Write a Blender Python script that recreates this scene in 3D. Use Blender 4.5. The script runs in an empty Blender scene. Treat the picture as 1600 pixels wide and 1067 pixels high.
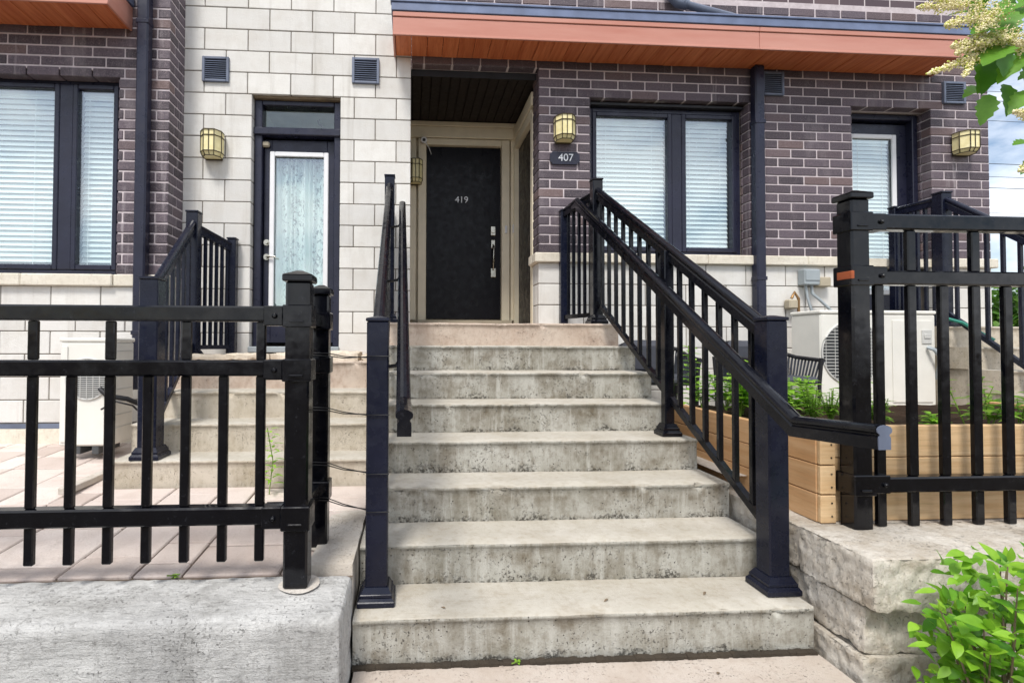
import bpy, math, random
from mathutils import Vector, Matrix, noise, Euler
rnd = random.Random(7)
R = math.radians
scene = bpy.context.scene
col = scene.collection

# ------------------------------------------------------------------ camera
cd = bpy.data.cameras.new('camera')
cd.sensor_width = 36.0
cd.lens = 803.5464 / 1600 * 36
cd.shift_x = (800 - 691.9556) / 1600
cd.shift_y = -(533.5 - 518.389) / 1600
cd.clip_start = 0.02
cd.clip_end = 3000
cam = bpy.data.objects.new('camera', cd)
col.objects.link(cam)
yaw, pitch, roll = 0.062, 0.0215, 0.0035
fw = Vector((math.sin(yaw) * math.cos(pitch), math.cos(yaw) * math.cos(pitch), math.sin(pitch)))
rt = Vector((math.cos(yaw), -math.sin(yaw), 0))
upv = rt.cross(fw)
r2 = rt * math.cos(roll) + upv * math.sin(roll)
u2 = -rt * math.sin(roll) + upv * math.cos(roll)
m = Matrix.Identity(4)
for i in range(3):
    m[i][0] = r2[i]; m[i][1] = u2[i]; m[i][2] = -fw[i]
m[0][3], m[1][3], m[2][3] = 0.0, -4.7659, 1.2931
cam.matrix_world = m
scene.camera = cam

# ------------------------------------------------------------------ world, sun, exposure
SUN_EL, SUN_AZ = R(57), R(202)      # azimuth of the sun, clockwise from +Y
w = bpy.data.worlds.new('World'); scene.world = w; w.use_nodes = True
wn, wl = w.node_tree.nodes, w.node_tree.links
wn.clear()
sky = wn.new('ShaderNodeTexSky'); sky.sky_type = 'NISHITA'; sky.sun_disc = False
sky.sun_elevation = SUN_EL; sky.sun_rotation = SUN_AZ
sky.air_density = 1.0; sky.dust_density = 1.5; sky.ozone_density = 1.0
tc = wn.new('ShaderNodeTexCoord')
mp = wn.new('ShaderNodeMapping'); mp.inputs['Scale'].default_value = (1.0, 1.0, 2.2); mp.inputs['Location'].default_value = (0.35, 0.2, 0.1)
wl.new(tc.outputs['Generated'], mp.inputs[0])
cn = wn.new('ShaderNodeTexNoise'); cn.inputs['Scale'].default_value = 2.6; cn.inputs['Detail'].default_value = 9; cn.inputs['Roughness'].default_value = 0.58
wl.new(mp.outputs[0], cn.inputs['Vector'])
cr = wn.new('ShaderNodeValToRGB'); cr.color_ramp.elements[0].position = 0.39; cr.color_ramp.elements[1].position = 0.60
wl.new(cn.outputs[0], cr.inputs[0])
cm = wn.new('ShaderNodeMix'); cm.data_type = 'RGBA'; cm.inputs[7].default_value = (10.6, 10.8, 11.2, 1)
wl.new(cr.outputs[0], cm.inputs[0]); wl.new(sky.outputs[0], cm.inputs[6])
bg = wn.new('ShaderNodeBackground'); bg.inputs[1].default_value = 0.10
wl.new(cm.outputs[2], bg.inputs[0])
wo = wn.new('ShaderNodeOutputWorld'); wl.new(bg.outputs[0], wo.inputs[0])

sl = bpy.data.lights.new('sun', 'SUN'); sl.energy = 2.2; sl.angle = R(14); sl.color = (1.0, 0.96, 0.9)
so = bpy.data.objects.new('sun', sl); col.objects.link(so)
sd = Vector((math.sin(SUN_AZ) * math.cos(SUN_EL), math.cos(SUN_AZ) * math.cos(SUN_EL), math.sin(SUN_EL)))
so.rotation_euler = sd.to_track_quat('Z', 'Y').to_euler()
so.location = sd * 30

vs = scene.view_settings
vs.view_transform = 'Standard'; vs.look = 'None'; vs.exposure = 0.66; vs.gamma = 1.0; vs.use_curve_mapping = False
scene.render.engine = 'CYCLES'
scene.cycles.max_bounces = 8
scene.cycles.transparent_max_bounces = 12

# ------------------------------------------------------------------ materials
def srgb(r, g, b):
    f = lambda c: (c / 255 / 12.92) if c / 255 <= 0.04045 else ((c / 255 + 0.055) / 1.055) ** 2.4
    return (f(r), f(g), f(b), 1)

class NT:
    def __init__(s, name, rough=0.8, spec=0.5, metallic=0.0):
        s.m = bpy.data.materials.new(name); s.m.use_nodes = True
        s.t = s.m.node_tree; s.n = s.t.nodes; s.l = s.t.links
        s.b = s.n['Principled BSDF']
        s.b.inputs['Roughness'].default_value = rough
        s.b.inputs['Metallic'].default_value = metallic
        s.b.inputs['Specular IOR Level'].default_value = spec
        s.geo = s.n.new('ShaderNodeNewGeometry')
        s.bh = None
    def pos(s, scale=(1, 1, 1), obj=False):
        mp = s.n.new('ShaderNodeMapping'); mp.inputs['Scale'].default_value = scale
        if obj:
            t = s.n.new('ShaderNodeTexCoord'); s.l.new(t.outputs['Object'], mp.inputs[0])
        else:
            s.l.new(s.geo.outputs['Position'], mp.inputs[0])
        return mp.outputs[0]
    def noise(s, scale, detail=4, rough=0.55, vec=None, stretch=(1, 1, 1), obj=False):
        n = s.n.new('ShaderNodeTexNoise'); n.inputs['Scale'].default_value = scale
        n.inputs['Detail'].default_value = detail; n.inputs['Roughness'].default_value = rough
        s.l.new(vec if vec is not None else s.pos(stretch, obj), n.inputs['Vector'])
        return n.outputs[0]
    def voro(s, scale, stretch=(1, 1, 1)):
        n = s.n.new('ShaderNodeTexVoronoi'); n.inputs['Scale'].default_value = scale
        s.l.new(s.pos(stretch), n.inputs['Vector'])
        return n.outputs['Distance']
    def ramp(s, fac, a, b, ca=0.0, cb=1.0):
        n = s.n.new('ShaderNodeMapRange'); n.inputs[1].default_value = a; n.inputs[2].default_value = b
        n.inputs[3].default_value = ca; n.inputs[4].default_value = cb
        s.l.new(fac, n.inputs[0]); return n.outputs[0]
    def mix(s, fac, a, b, mode='MIX'):
        n = s.n.new('ShaderNodeMix'); n.data_type = 'RGBA'; n.blend_type = mode
        for v, i in ((fac, 0), (a, 6), (b, 7)):
            if isinstance(v, (int, float)): n.inputs[i].default_value = v
            elif isinstance(v, (tuple, list)): n.inputs[i].default_value = v
            else: s.l.new(v, n.inputs[i])
        return n.outputs[2]
    def math(s, op, a, b=None):
        n = s.n.new('ShaderNodeMath'); n.operation = op
        for v, i in ((a, 0), (b, 1)):
            if v is None: continue
            if isinstance(v, (int, float)): n.inputs[i].default_value = v
            else: s.l.new(v, n.inputs[i])
        return n.outputs[0]
    def rand(s):
        o = s.n.new('ShaderNodeObjectInfo')
        return s.math('FRACT', s.math('ADD', o.outputs['Random'], s.geo.outputs['Random Per Island']))
    def color(s, c):
        if isinstance(c, (tuple, list)): s.b.inputs['Base Color'].default_value = c
        else: s.l.new(c, s.b.inputs['Base Color'])
    def rough(s, c): s.l.new(c, s.b.inputs['Roughness'])
    def bump(s, h, dist=0.01, strength=1.0):
        n = s.n.new('ShaderNodeBump'); n.inputs['Distance'].default_value = dist; n.inputs['Strength'].default_value = strength
        s.l.new(h, n.inputs['Height'])
        if s.bh is not None: s.l.new(s.bh, n.inputs['Normal'])
        s.bh = n.outputs[0]
        s.l.new(s.bh, s.b.inputs['Normal'])

M = {}
def plain(name, c, rough=0.6, spec=0.5, metallic=0.0, var=0.12, bscale=0, bdist=0.002):
    t = NT(name, rough, spec, metallic)
    dark = tuple(x * (1 - var) for x in c[:3]) + (1,); lite = tuple(min(1, x * (1 + var)) for x in c[:3]) + (1,)
    t.color(t.mix(t.ramp(t.noise(7, 6), 0.3, 0.7), dark, lite))
    t.rough(t.ramp(t.noise(23, 4), 0.2, 0.8, max(0.03, rough - 0.12), min(1, rough + 0.12)))
    if bscale: t.bump(t.noise(bscale, 4), bdist)
    M[name] = t.m
    return t

def brick_mat():
    t = NT('dark_brick', 0.62, 0.5)
    r = t.rand()
    c = t.mix(t.ramp(r, 0.0, 1.0), srgb(58, 50, 58), srgb(94, 83, 92))
    c = t.mix(t.ramp(t.math('FRACT', t.math('MULTIPLY', r, 7.31)), 0.84, 1.0), c, srgb(108, 88, 86))
    sp = t.ramp(t.noise(140, 3, 0.7), 0.52, 0.72)
    c = t.mix(t.math('MULTIPLY', sp, 0.55), c, srgb(168, 150, 150))
    dk = t.ramp(t.noise(60, 5, 0.7), 0.56, 0.7)
    c = t.mix(t.math('MULTIPLY', dk, 0.6), c, srgb(42, 36, 42))
    c = t.mix(t.math('MULTIPLY', t.ramp(t.noise(3.0, 5, 0.6, stretch=(1, 1, 0.35)), 0.56, 0.78), 0.35), c, srgb(175, 165, 168))
    c = t.mix(t.math('MULTIPLY', t.ramp(t.noise(5.0, 5, 0.65, stretch=(1.6, 1.6, 0.10)), 0.60, 0.72), 0.45), c, srgb(196, 188, 190))
    t.color(c); t.bump(t.noise(110, 5, 0.7), 0.004); t.bump(t.noise(25, 3), 0.004)
    M['brick'] = t.m
brick_mat()

def block_mat():
    t = NT('pale_block', 0.85, 0.3)
    r = t.rand()
    c = t.mix(r, srgb(205, 203, 199), srgb(224, 222, 217))
    c = t.mix(t.math('MULTIPLY', t.ramp(t.noise(5, 6, 0.65), 0.45, 0.75), 0.5), c, srgb(196, 190, 180))
    c = t.mix(t.math('MULTIPLY', t.ramp(t.noise(2.2, 6, 0.7, stretch=(2.2, 2.2, 0.5)), 0.5, 0.78), 0.35), c, srgb(170, 164, 154))
    c = t.mix(t.math('MULTIPLY', t.ramp(t.noise(160, 3, 0.7), 0.6, 0.75), 0.4), c, srgb(165, 160, 155))
    c = t.mix(t.math('MULTIPLY', t.ramp(t.noise(6.0, 5, 0.65, stretch=(1.6, 1.6, 0.08)), 0.57, 0.72), 0.30), c, srgb(150, 142, 130))
    t.color(c); t.bump(t.noise(90, 5, 0.7), 0.003); t.bump(t.noise(9, 3), 0.004)
    M['block'] = t.m
block_mat()

def mortar(name, a, b):
    t = NT(name, 0.95, 0.2)
    c = t.mix(t.ramp(t.noise(12, 6, 0.7), 0.3, 0.7), a, b)
    t.color(c); t.bump(t.noise(150, 4, 0.7), 0.004)
    M[name] = t.m
mortar('brick_mortar', srgb(182, 171, 173), srgb(212, 202, 204))
mortar('block_mortar', srgb(98, 92, 86), srgb(128, 121, 112))

RISE0 = 0.1817
def concrete(name, base, dark, lite, pit=0.5, streak=0.5, blotch=0.6, pitc=srgb(52, 48, 42), brush=0, pscale=170, moss=False, split=0):
    t = NT(name, 0.92, 0.25)
    c = t.mix(t.ramp(t.noise(3.1, 7, 0.62), 0.35, 0.66), base, lite)
    c = t.mix(t.math('MULTIPLY', t.ramp(t.noise(4.3, 6, 0.6, stretch=(1, 1, 1.6)), 0.45, 0.72), blotch), c, dark)
    if streak:
        c = t.mix(t.math('MULTIPLY', t.ramp(t.noise(16, 5, 0.7, stretch=(1, 1, 0.07)), 0.50, 0.66), streak), c, lite)
        c = t.mix(t.math('MULTIPLY', t.ramp(t.noise(6, 5, 0.65, stretch=(1.3, 1.3, 0.12)), 0.55, 0.72), streak * 0.7), c, dark)
    c = t.mix(t.math('MULTIPLY', t.ramp(t.noise(210, 3, 0.7), 0.52, 0.7), 0.22), c, dark)
    c = t.mix(t.math('MULTIPLY', t.ramp(t.noise(22, 6, 0.65), 0.42, 0.66), 0.35), c, lite)
    c = t.mix(t.math('MULTIPLY', t.ramp(t.noise(30, 6, 0.65, stretch=(1, 1, 0.6)), 0.50, 0.66), 0.38), c, dark)
    if pit:
        area = t.ramp(t.noise(4.0, 6, 0.65), 0.46, 0.64)
        p = t.math('MULTIPLY', t.ramp(t.noise(pscale, 4, 0.6), 0.60, 0.66), area)
        p2 = t.math('MULTIPLY', t.ramp(t.voro(42), 0.15, 0.07), t.ramp(t.noise(14, 3), 0.50, 0.56))
        p3 = t.math('MULTIPLY', t.ramp(t.noise(60, 6, 0.7), 0.56, 0.64), t.ramp(t.noise(6.5, 5, 0.7), 0.52, 0.64))
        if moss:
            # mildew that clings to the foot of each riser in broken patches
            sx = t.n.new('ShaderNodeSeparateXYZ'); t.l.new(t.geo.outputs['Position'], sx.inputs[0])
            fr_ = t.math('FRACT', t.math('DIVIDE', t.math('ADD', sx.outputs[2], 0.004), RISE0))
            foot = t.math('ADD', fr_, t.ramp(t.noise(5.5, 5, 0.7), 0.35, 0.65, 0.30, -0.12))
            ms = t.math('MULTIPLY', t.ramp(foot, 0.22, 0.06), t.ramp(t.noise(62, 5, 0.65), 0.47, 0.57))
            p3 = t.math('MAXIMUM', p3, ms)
        pp = t.math('MAXIMUM', t.math('MAXIMUM', p, p2), p3)
        c = t.mix(t.math('MULTIPLY', pp, pit), c, pitc)
        t.bump(t.math('SUBTRACT', 1.0, pp), 0.005)
    if brush:
        t.bump(t.noise(60, 3, 0.6, stretch=(0.06, 1, 1)), 0.002)
    t.color(c)
    if split: t.bump(t.noise(38, 7, 0.75), split); t.bump(t.noise(26, 4, 0.6, stretch=(1, 1, 0.25)), split)
    t.bump(t.noise(120, 5, 0.7), 0.003)
    M[name] = t.m
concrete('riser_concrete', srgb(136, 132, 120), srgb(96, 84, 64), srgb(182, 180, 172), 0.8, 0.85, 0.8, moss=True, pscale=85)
concrete('tread_concrete', srgb(174, 168, 155), srgb(150, 139, 121), srgb(188, 183, 173), 0.0, 0, 0.5, brush=1)
concrete('landing_concrete', srgb(182, 163, 147), srgb(148, 124, 108), srgb(198, 184, 170), 0.6, 0.3, 0.5)
concrete('pad_concrete', srgb(182, 169, 156), srgb(164, 148, 136), srgb(192, 182, 172), 0.12, 0, 0.4, pscale=90)
concrete('left_riser', srgb(184, 174, 156), srgb(150, 136, 114), srgb(205, 196, 182), 0.75, 0.4, 0.5)
def parapet():
    t = NT('parapet_concrete', 0.93, 0.2)
    c = t.mix(t.ramp(t.noise(2.6, 7, 0.65), 0.35, 0.66), srgb(178, 177, 175), srgb(210, 209, 206))
    c = t.mix(t.math('MULTIPLY', t.ramp(t.noise(7, 6, 0.7, stretch=(1, 1, 0.14)), 0.50, 0.68), 0.6), c, srgb(132, 130, 126))
    c = t.mix(t.math('MULTIPLY', t.ramp(t.noise(10, 6, 0.7, stretch=(1, 1, 0.3)), 0.54, 0.68), 0.6), c, srgb(214, 213, 210))
    c = t.mix(t.math('MULTIPLY', t.ramp(t.noise(55, 7, 0.8, stretch=(0.10, 1, 1)), 0.50, 0.64), 0.42), c, srgb(128, 127, 126))
    c = t.mix(t.math('MULTIPLY', t.ramp(t.noise(26, 8, 0.75, stretch=(1, 1, 0.5)), 0.55, 0.66), 0.55), c, srgb(104, 101, 97))
    p = t.math('MULTIPLY', t.ramp(t.noise(85, 4, 0.6), 0.60, 0.67), t.ramp(t.noise(5, 5, 0.65), 0.46, 0.6))
    c = t.mix(t.math('MULTIPLY', p, 0.6), c, srgb(84, 82, 80))
    t.color(c); t.bump(t.noise(70, 5, 0.7, stretch=(0.12, 1, 1)), 0.006); t.bump(t.noise(22, 7, 0.7), 0.014); t.bump(t.math('SUBTRACT', 1.0, p), 0.005); t.bump(t.noise(130, 5, 0.7), 0.003)
    M['parapet_concrete'] = t.m
parapet()
concrete('armour_stone', srgb(204, 195, 181), srgb(158, 142, 120), srgb(222, 216, 206), 0.5, 0.0, 0.75, pscale=70, split=0.011)
concrete('cap_concrete', srgb(194, 186, 175), srgb(166, 153, 136), srgb(206, 200, 192), 0.35, 0, 0.5, pscale=90)
concrete('sill_stone', srgb(216, 208, 192), srgb(186, 176, 158), srgb(226, 220, 206), 0.12, 0, 0.35)
concrete('flagstone', srgb(206, 192, 172), srgb(168, 148, 124), srgb(222, 212, 196), 0.3, 0, 0.5)
def paver_mat():
    t = NT('paver', 0.9, 0.25)
    c = t.mix(t.rand(), srgb(186, 172, 164), srgb(214, 202, 194))
    c = t.mix(t.math('MULTIPLY', t.ramp(t.noise(6, 6, 0.65), 0.45, 0.75), 0.5), c, srgb(170, 152, 140))
    c = t.mix(t.math('MULTIPLY', t.ramp(t.noise(120, 3, 0.7), 0.55, 0.72), 0.4), c, srgb(150, 138, 130))
    t.color(c); t.bump(t.noise(60, 5, 0.7), 0.004)
    M['paver'] = t.m
paver_mat()
plain('joint_sand', srgb(110, 98, 88), 0.95, 0.1, bscale=80, bdist=0.004)
plain('soil', srgb(52, 40, 30), 0.95, 0.1, var=0.35, bscale=60, bdist=0.01)
plain('ground_soil', srgb(92, 84, 70), 0.95, 0.1, var=0.3, bscale=30, bdist=0.02)

def paint(name, c, rough, dust=0.25, spec=0.5):
    t = NT(name, rough, spec)
    k = t.mix(t.ramp(t.noise(5, 5), 0.35, 0.7), c, tuple(x * 1.5 for x in c[:3]) + (1,))
    k = t.mix(t.math('MULTIPLY', t.ramp(t.noise(48, 6, 0.75), 0.60, 0.74), dust), k, srgb(128, 130, 140))
    t.color(k)
    t.rough(t.ramp(t.noise(14, 5, 0.65), 0.3, 0.75, rough - 0.1, rough + 0.22))
    t.bump(t.noise(9, 2), 0.0015)
    M[name] = t.m
paint('black_paint', (0.0022, 0.0024, 0.004, 1), 0.11, 0.10, 0.36)
paint('rail_paint', (0.003, 0.0034, 0.006, 1), 0.17, 0.07, 0.32)
paint('navy_metal', (0.011, 0.012, 0.026, 1), 0.30, 0.10, 0.4)
paint('navy_rail', (0.005, 0.0065, 0.016, 1), 0.22, 0.08, 0.32)
paint('door_black', (0.0035, 0.003, 0.005, 1), 0.30, 0.02, 0.16)
paint('dark_trim', (0.012, 0.012, 0.016, 1), 0.5, 0.1)
paint('blue_flashing', (0.11, 0.14, 0.23, 1), 0.42, 0.15)
paint('pewter', (0.10, 0.12, 0.17, 1), 0.45, 0.2)
plain('beige_trim', srgb(228, 217, 192), 0.6, var=0.06)
plain('beige_caulk', srgb(168, 158, 138), 0.8, var=0.1)
plain('white_frame', srgb(226, 226, 228), 0.45, var=0.03)
plain('ac_white', srgb(224, 222, 214), 0.45, var=0.04)
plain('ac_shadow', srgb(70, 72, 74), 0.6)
plain('ac_grille', srgb(196, 196, 192), 0.5)
plain('blind', srgb(242, 246, 244), 0.6, var=0.03)
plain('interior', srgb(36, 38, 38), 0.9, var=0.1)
plain('interior_pale', srgb(196, 200, 186), 0.9, var=0.1)
plain('steel', srgb(180, 176, 165), 0.28, metallic=1.0, var=0.1)
plain('lantern_metal', srgb(74, 66, 50), 0.5, metallic=0.4, var=0.2)
plain('rust', srgb(150, 76, 42), 0.8, var=0.35, bscale=80, bdist=0.002)
plain('grey_pvc', srgb(150, 158, 162), 0.5, var=0.06)
plain('rubber', srgb(26, 26, 30), 0.6)
plain('brass', srgb(150, 118, 80), 0.45, metallic=0.7, var=0.2)
plain('red_plastic', srgb(190, 50, 45), 0.4)
plain('wire', srgb(18, 18, 20), 0.5)
plain('hose_green', srgb(40, 128, 110), 0.4)
plain('white_number', srgb(225, 228, 232), 0.4, var=0.02)
plain('dark_wood', srgb(34, 26, 22), 0.75, var=0.3)
plain('rope', srgb(52, 56, 66), 0.85, var=0.25, bscale=200, bdist=0.002)
plain('cushion', srgb(66, 68, 76), 0.95, var=0.2, bscale=300, bdist=0.001)
plain('swan', srgb(84, 80, 74), 0.6)
plain('swan_blue', srgb(76, 110, 140), 0.6)
plain('debris', srgb(54, 46, 36), 0.95, var=0.4, bscale=90, bdist=0.006)
plain('bark', srgb(120, 104, 84), 0.9, var=0.3, bscale=60, bdist=0.004)
plain('stem', srgb(110, 140, 50), 0.7, var=0.2)
plain('petal', srgb(232, 222, 180), 0.8, var=0.12)
plain('bud', srgb(186, 190, 92), 0.8, var=0.2)
plain('asphalt_roof', srgb(60, 62, 70), 0.8)

def lantern_glass():
    t = NT('lantern_glass', 0.4, 0.5)
    t.color(t.mix(t.ramp(t.noise(18, 4), 0.3, 0.7), srgb(222, 208, 150), srgb(240, 230, 182)))
    t.b.inputs['Subsurface Weight'].default_value = 0.0
    M['lantern_glass'] = t.m
lantern_glass()

def wood(name, a, b, axis, knots=True, rough=0.6):
    t = NT(name, rough, 0.35)
    st = {'x': (0.6, 9, 9), 'y': (9, 0.6, 9)}[axis]
    off = t.n.new('ShaderNodeVectorMath'); off.operation = 'ADD'
    cx = t.n.new('ShaderNodeCombineXYZ'); rr = t.math('MULTIPLY', t.rand(), 40.0)
    for i in range(3): t.l.new(rr, cx.inputs[i])
    t.l.new(t.pos(st), off.inputs[0]); t.l.new(cx.outputs[0], off.inputs[1])
    g = t.noise(3.2, 5, 0.6, vec=off.outputs[0])
    c = t.mix(t.ramp(g, 0.32, 0.68), a, b)
    c = t.mix(t.math('MULTIPLY', t.ramp(t.noise(12, 4, 0.7, vec=off.outputs[0]), 0.5, 0.75), 0.45), c, tuple(x * 0.55 for x in a[:3]) + (1,))
    c = t.mix(t.math('MULTIPLY', t.rand(), 0.22), c, tuple(x * 0.6 for x in a[:3]) + (1,))
    if knots:
        k = t.ramp(t.voro(2.6, (1, 1, 1.2)), 0.10, 0.03)
        c = t.mix(t.math('MULTIPLY', k, 0.75), c, srgb(112, 60, 30))
    t.color(c); t.bump(g, 0.002)
    M[name] = t.m
wood('cedar_x', srgb(206, 168, 122), srgb(228, 198, 156), 'x')
wood('cedar_y', srgb(204, 156, 108), srgb(222, 182, 138), 'y')
wood('soffit_wood', srgb(184, 94, 54), srgb(216, 130, 84), 'y', False, 0.5)
def copper():
    t = NT('fascia_salmon', 0.42, 0.5)
    c = t.mix(t.ramp(t.noise(1.2, 5, 0.6, stretch=(0.5, 1, 4)), 0.35, 0.7), srgb(178, 114, 96), srgb(196, 142, 126))
    t.color(c); t.bump(t.noise(1.5, 2), 0.004); M['fascia'] = t.m
copper()

def glass_mat(name, tint, refl):
    mt = bpy.data.materials.new(name); mt.use_nodes = True
    n, l = mt.node_tree.nodes, mt.node_tree.links
    n.clear()
    o = n.new('ShaderNodeOutputMaterial'); mx = n.new('ShaderNodeMixShader')
    tr = n.new('ShaderNodeBsdfTransparent'); tr.inputs[0].default_value = tint
    gl = n.new('ShaderNodeBsdfGlossy'); gl.inputs['Roughness'].default_value = 0.015; gl.inputs[0].default_value = (0.9, 0.95, 1, 1)
    geo = n.new('ShaderNodeNewGeometry')
    no = n.new('ShaderNodeTexNoise'); no.inputs['Scale'].default_value = 1.3; no.inputs['Detail'].default_value = 1
    l.new(geo.outputs['Position'], no.inputs['Vector'])
    bp = n.new('ShaderNodeBump'); bp.inputs['Distance'].default_value = 0.02; bp.inputs['Strength'].default_value = 0.5
    l.new(no.outputs[0], bp.inputs['Height']); l.new(bp.outputs[0], gl.inputs['Normal'])
    fr = n.new('ShaderNodeFresnel')
    ir = n.new('ShaderNodeMapRange'); ir.inputs[3].default_value = 1.5; ir.inputs[4].default_value = 1 / 1.5
    l.new(geo.outputs['Backfacing'], ir.inputs[0]); l.new(ir.outputs[0], fr.inputs[0])
    ad = n.new('ShaderNodeMath'); ad.operation = 'ADD'; ad.inputs[1].default_value = refl
    l.new(fr.outputs[0], ad.inputs[0]); l.new(ad.outputs[0], mx.inputs[0])
    l.new(tr.outputs[0], mx.inputs[1]); l.new(gl.outputs[0], mx.inputs[2]); l.new(mx.outputs[0], o.inputs[0])
    M[name] = mt
glass_mat('glass', (0.95, 0.985, 0.98, 1), 0.13)
glass_mat('glass_clear', (0.95, 0.98, 0.96, 1), 0.03)

def leaf_mat(name, a, b, trans=0.45):
    t = NT(name, 0.42, 0.5)
    c = t.mix(t.rand(), a, b)
    c = t.mix(t.math('MULTIPLY', t.ramp(t.noise(30, 4), 0.4, 0.7), 0.3), c, tuple(x * 0.6 for x in a[:3]) + (1,))
    t.color(c)
    tr = t.n.new('ShaderNodeBsdfTranslucent'); mx = t.n.new('ShaderNodeMixShader'); mx.inputs[0].default_value = trans
    t.l.new(c, tr.inputs[0])
    out = t.n['Material Output']
    t.l.new(t.b.outputs[0], mx.inputs[1]); t.l.new(tr.outputs[0], mx.inputs[2]); t.l.new(mx.outputs[0], out.inputs[0])
    M[name] = t.m
leaf_mat('leaf_shrub', srgb(84, 146, 26), srgb(158, 206, 62))
leaf_mat('leaf_lilac', srgb(70, 130, 36), srgb(130, 180, 56))
leaf_mat('leaf_herb', srgb(134, 188, 50), srgb(178, 222, 88))
leaf_mat('leaf_tree', srgb(60, 104, 34), srgb(118, 160, 64))

def curtain_mat():
    t = NT('curtain', 0.9, 0.2)
    c = t.mix(t.ramp(t.noise(6, 3, stretch=(3, 1, 0.4)), 0.35, 0.65), srgb(206, 220, 214), srgb(232, 238, 232))
    vine = t.ramp(t.noise(30, 4, 0.75, stretch=(1, 1, 0.7)), 0.53, 0.58)
    colm = t.ramp(t.noise(13, 2, stretch=(1, 0.1, 0.03)), 0.47, 0.53)
    c = t.mix(t.math('MULTIPLY', t.math('MULTIPLY', vine, colm), 0.85), c, srgb(58, 84, 80))
    t.color(c); M['curtain'] = t.m
curtain_mat()

def brick_far():
    t = NT('upper_brick', 0.8)
    bt = t.n.new('ShaderNodeTexBrick'); bt.inputs['Scale'].default_value = 1.0
    bt.inputs['Brick Width'].default_value = 0.2658; bt.inputs['Row Height'].default_value = 0.0877; bt.inputs['Mortar Size'].default_value = 0.006
    bt.inputs['Color1'].default_value = srgb(74, 62, 70); bt.inputs['Color2'].default_value = srgb(112, 94, 96); bt.inputs['Mortar'].default_value = srgb(200, 190, 190)
    sx = t.n.new('ShaderNodeSeparateXYZ'); cx = t.n.new('ShaderNodeCombineXYZ')
    t.l.new(t.geo.outputs['Position'], sx.inputs[0])
    t.l.new(t.math('ADD', sx.outputs[0], sx.outputs[1]), cx.inputs[0]); t.l.new(sx.outputs[2], cx.inputs[1])
    t.l.new(cx.outputs[0], bt.inputs['Vector']); t.color(bt.outputs[0]); M['upper_brick'] = t.m
brick_far()

# ------------------------------------------------------------------ mesh helpers
WL = {}
def wloc(o): return WL.get(o.name, Vector((0, 0, 0)))

def tag(o, label=None, cat=None, group=None, kind=None):
    if label: o['label'] = label
    if cat: o['category'] = cat
    if group: o['group'] = group
    if kind: o['kind'] = kind
    return o

def thing(name, loc, label, cat, group=None):
    o = bpy.data.objects.new(name, None); col.objects.link(o)
    o.empty_display_size = 0.1; o.location = loc; WL[o.name] = Vector(loc)
    return tag(o, label, cat, group)

def place(name, mesh, wpos, parent=None, rot=None):
    o = bpy.data.objects.new(name, mesh); col.objects.link(o)
    wpos = Vector(wpos)
    if parent is not None:
        o.parent = parent; o.location = wpos - wloc(parent)
    else: o.location = wpos
    if rot is not None: o.rotation_euler = rot
    WL[o.name] = wpos
    return o

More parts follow.
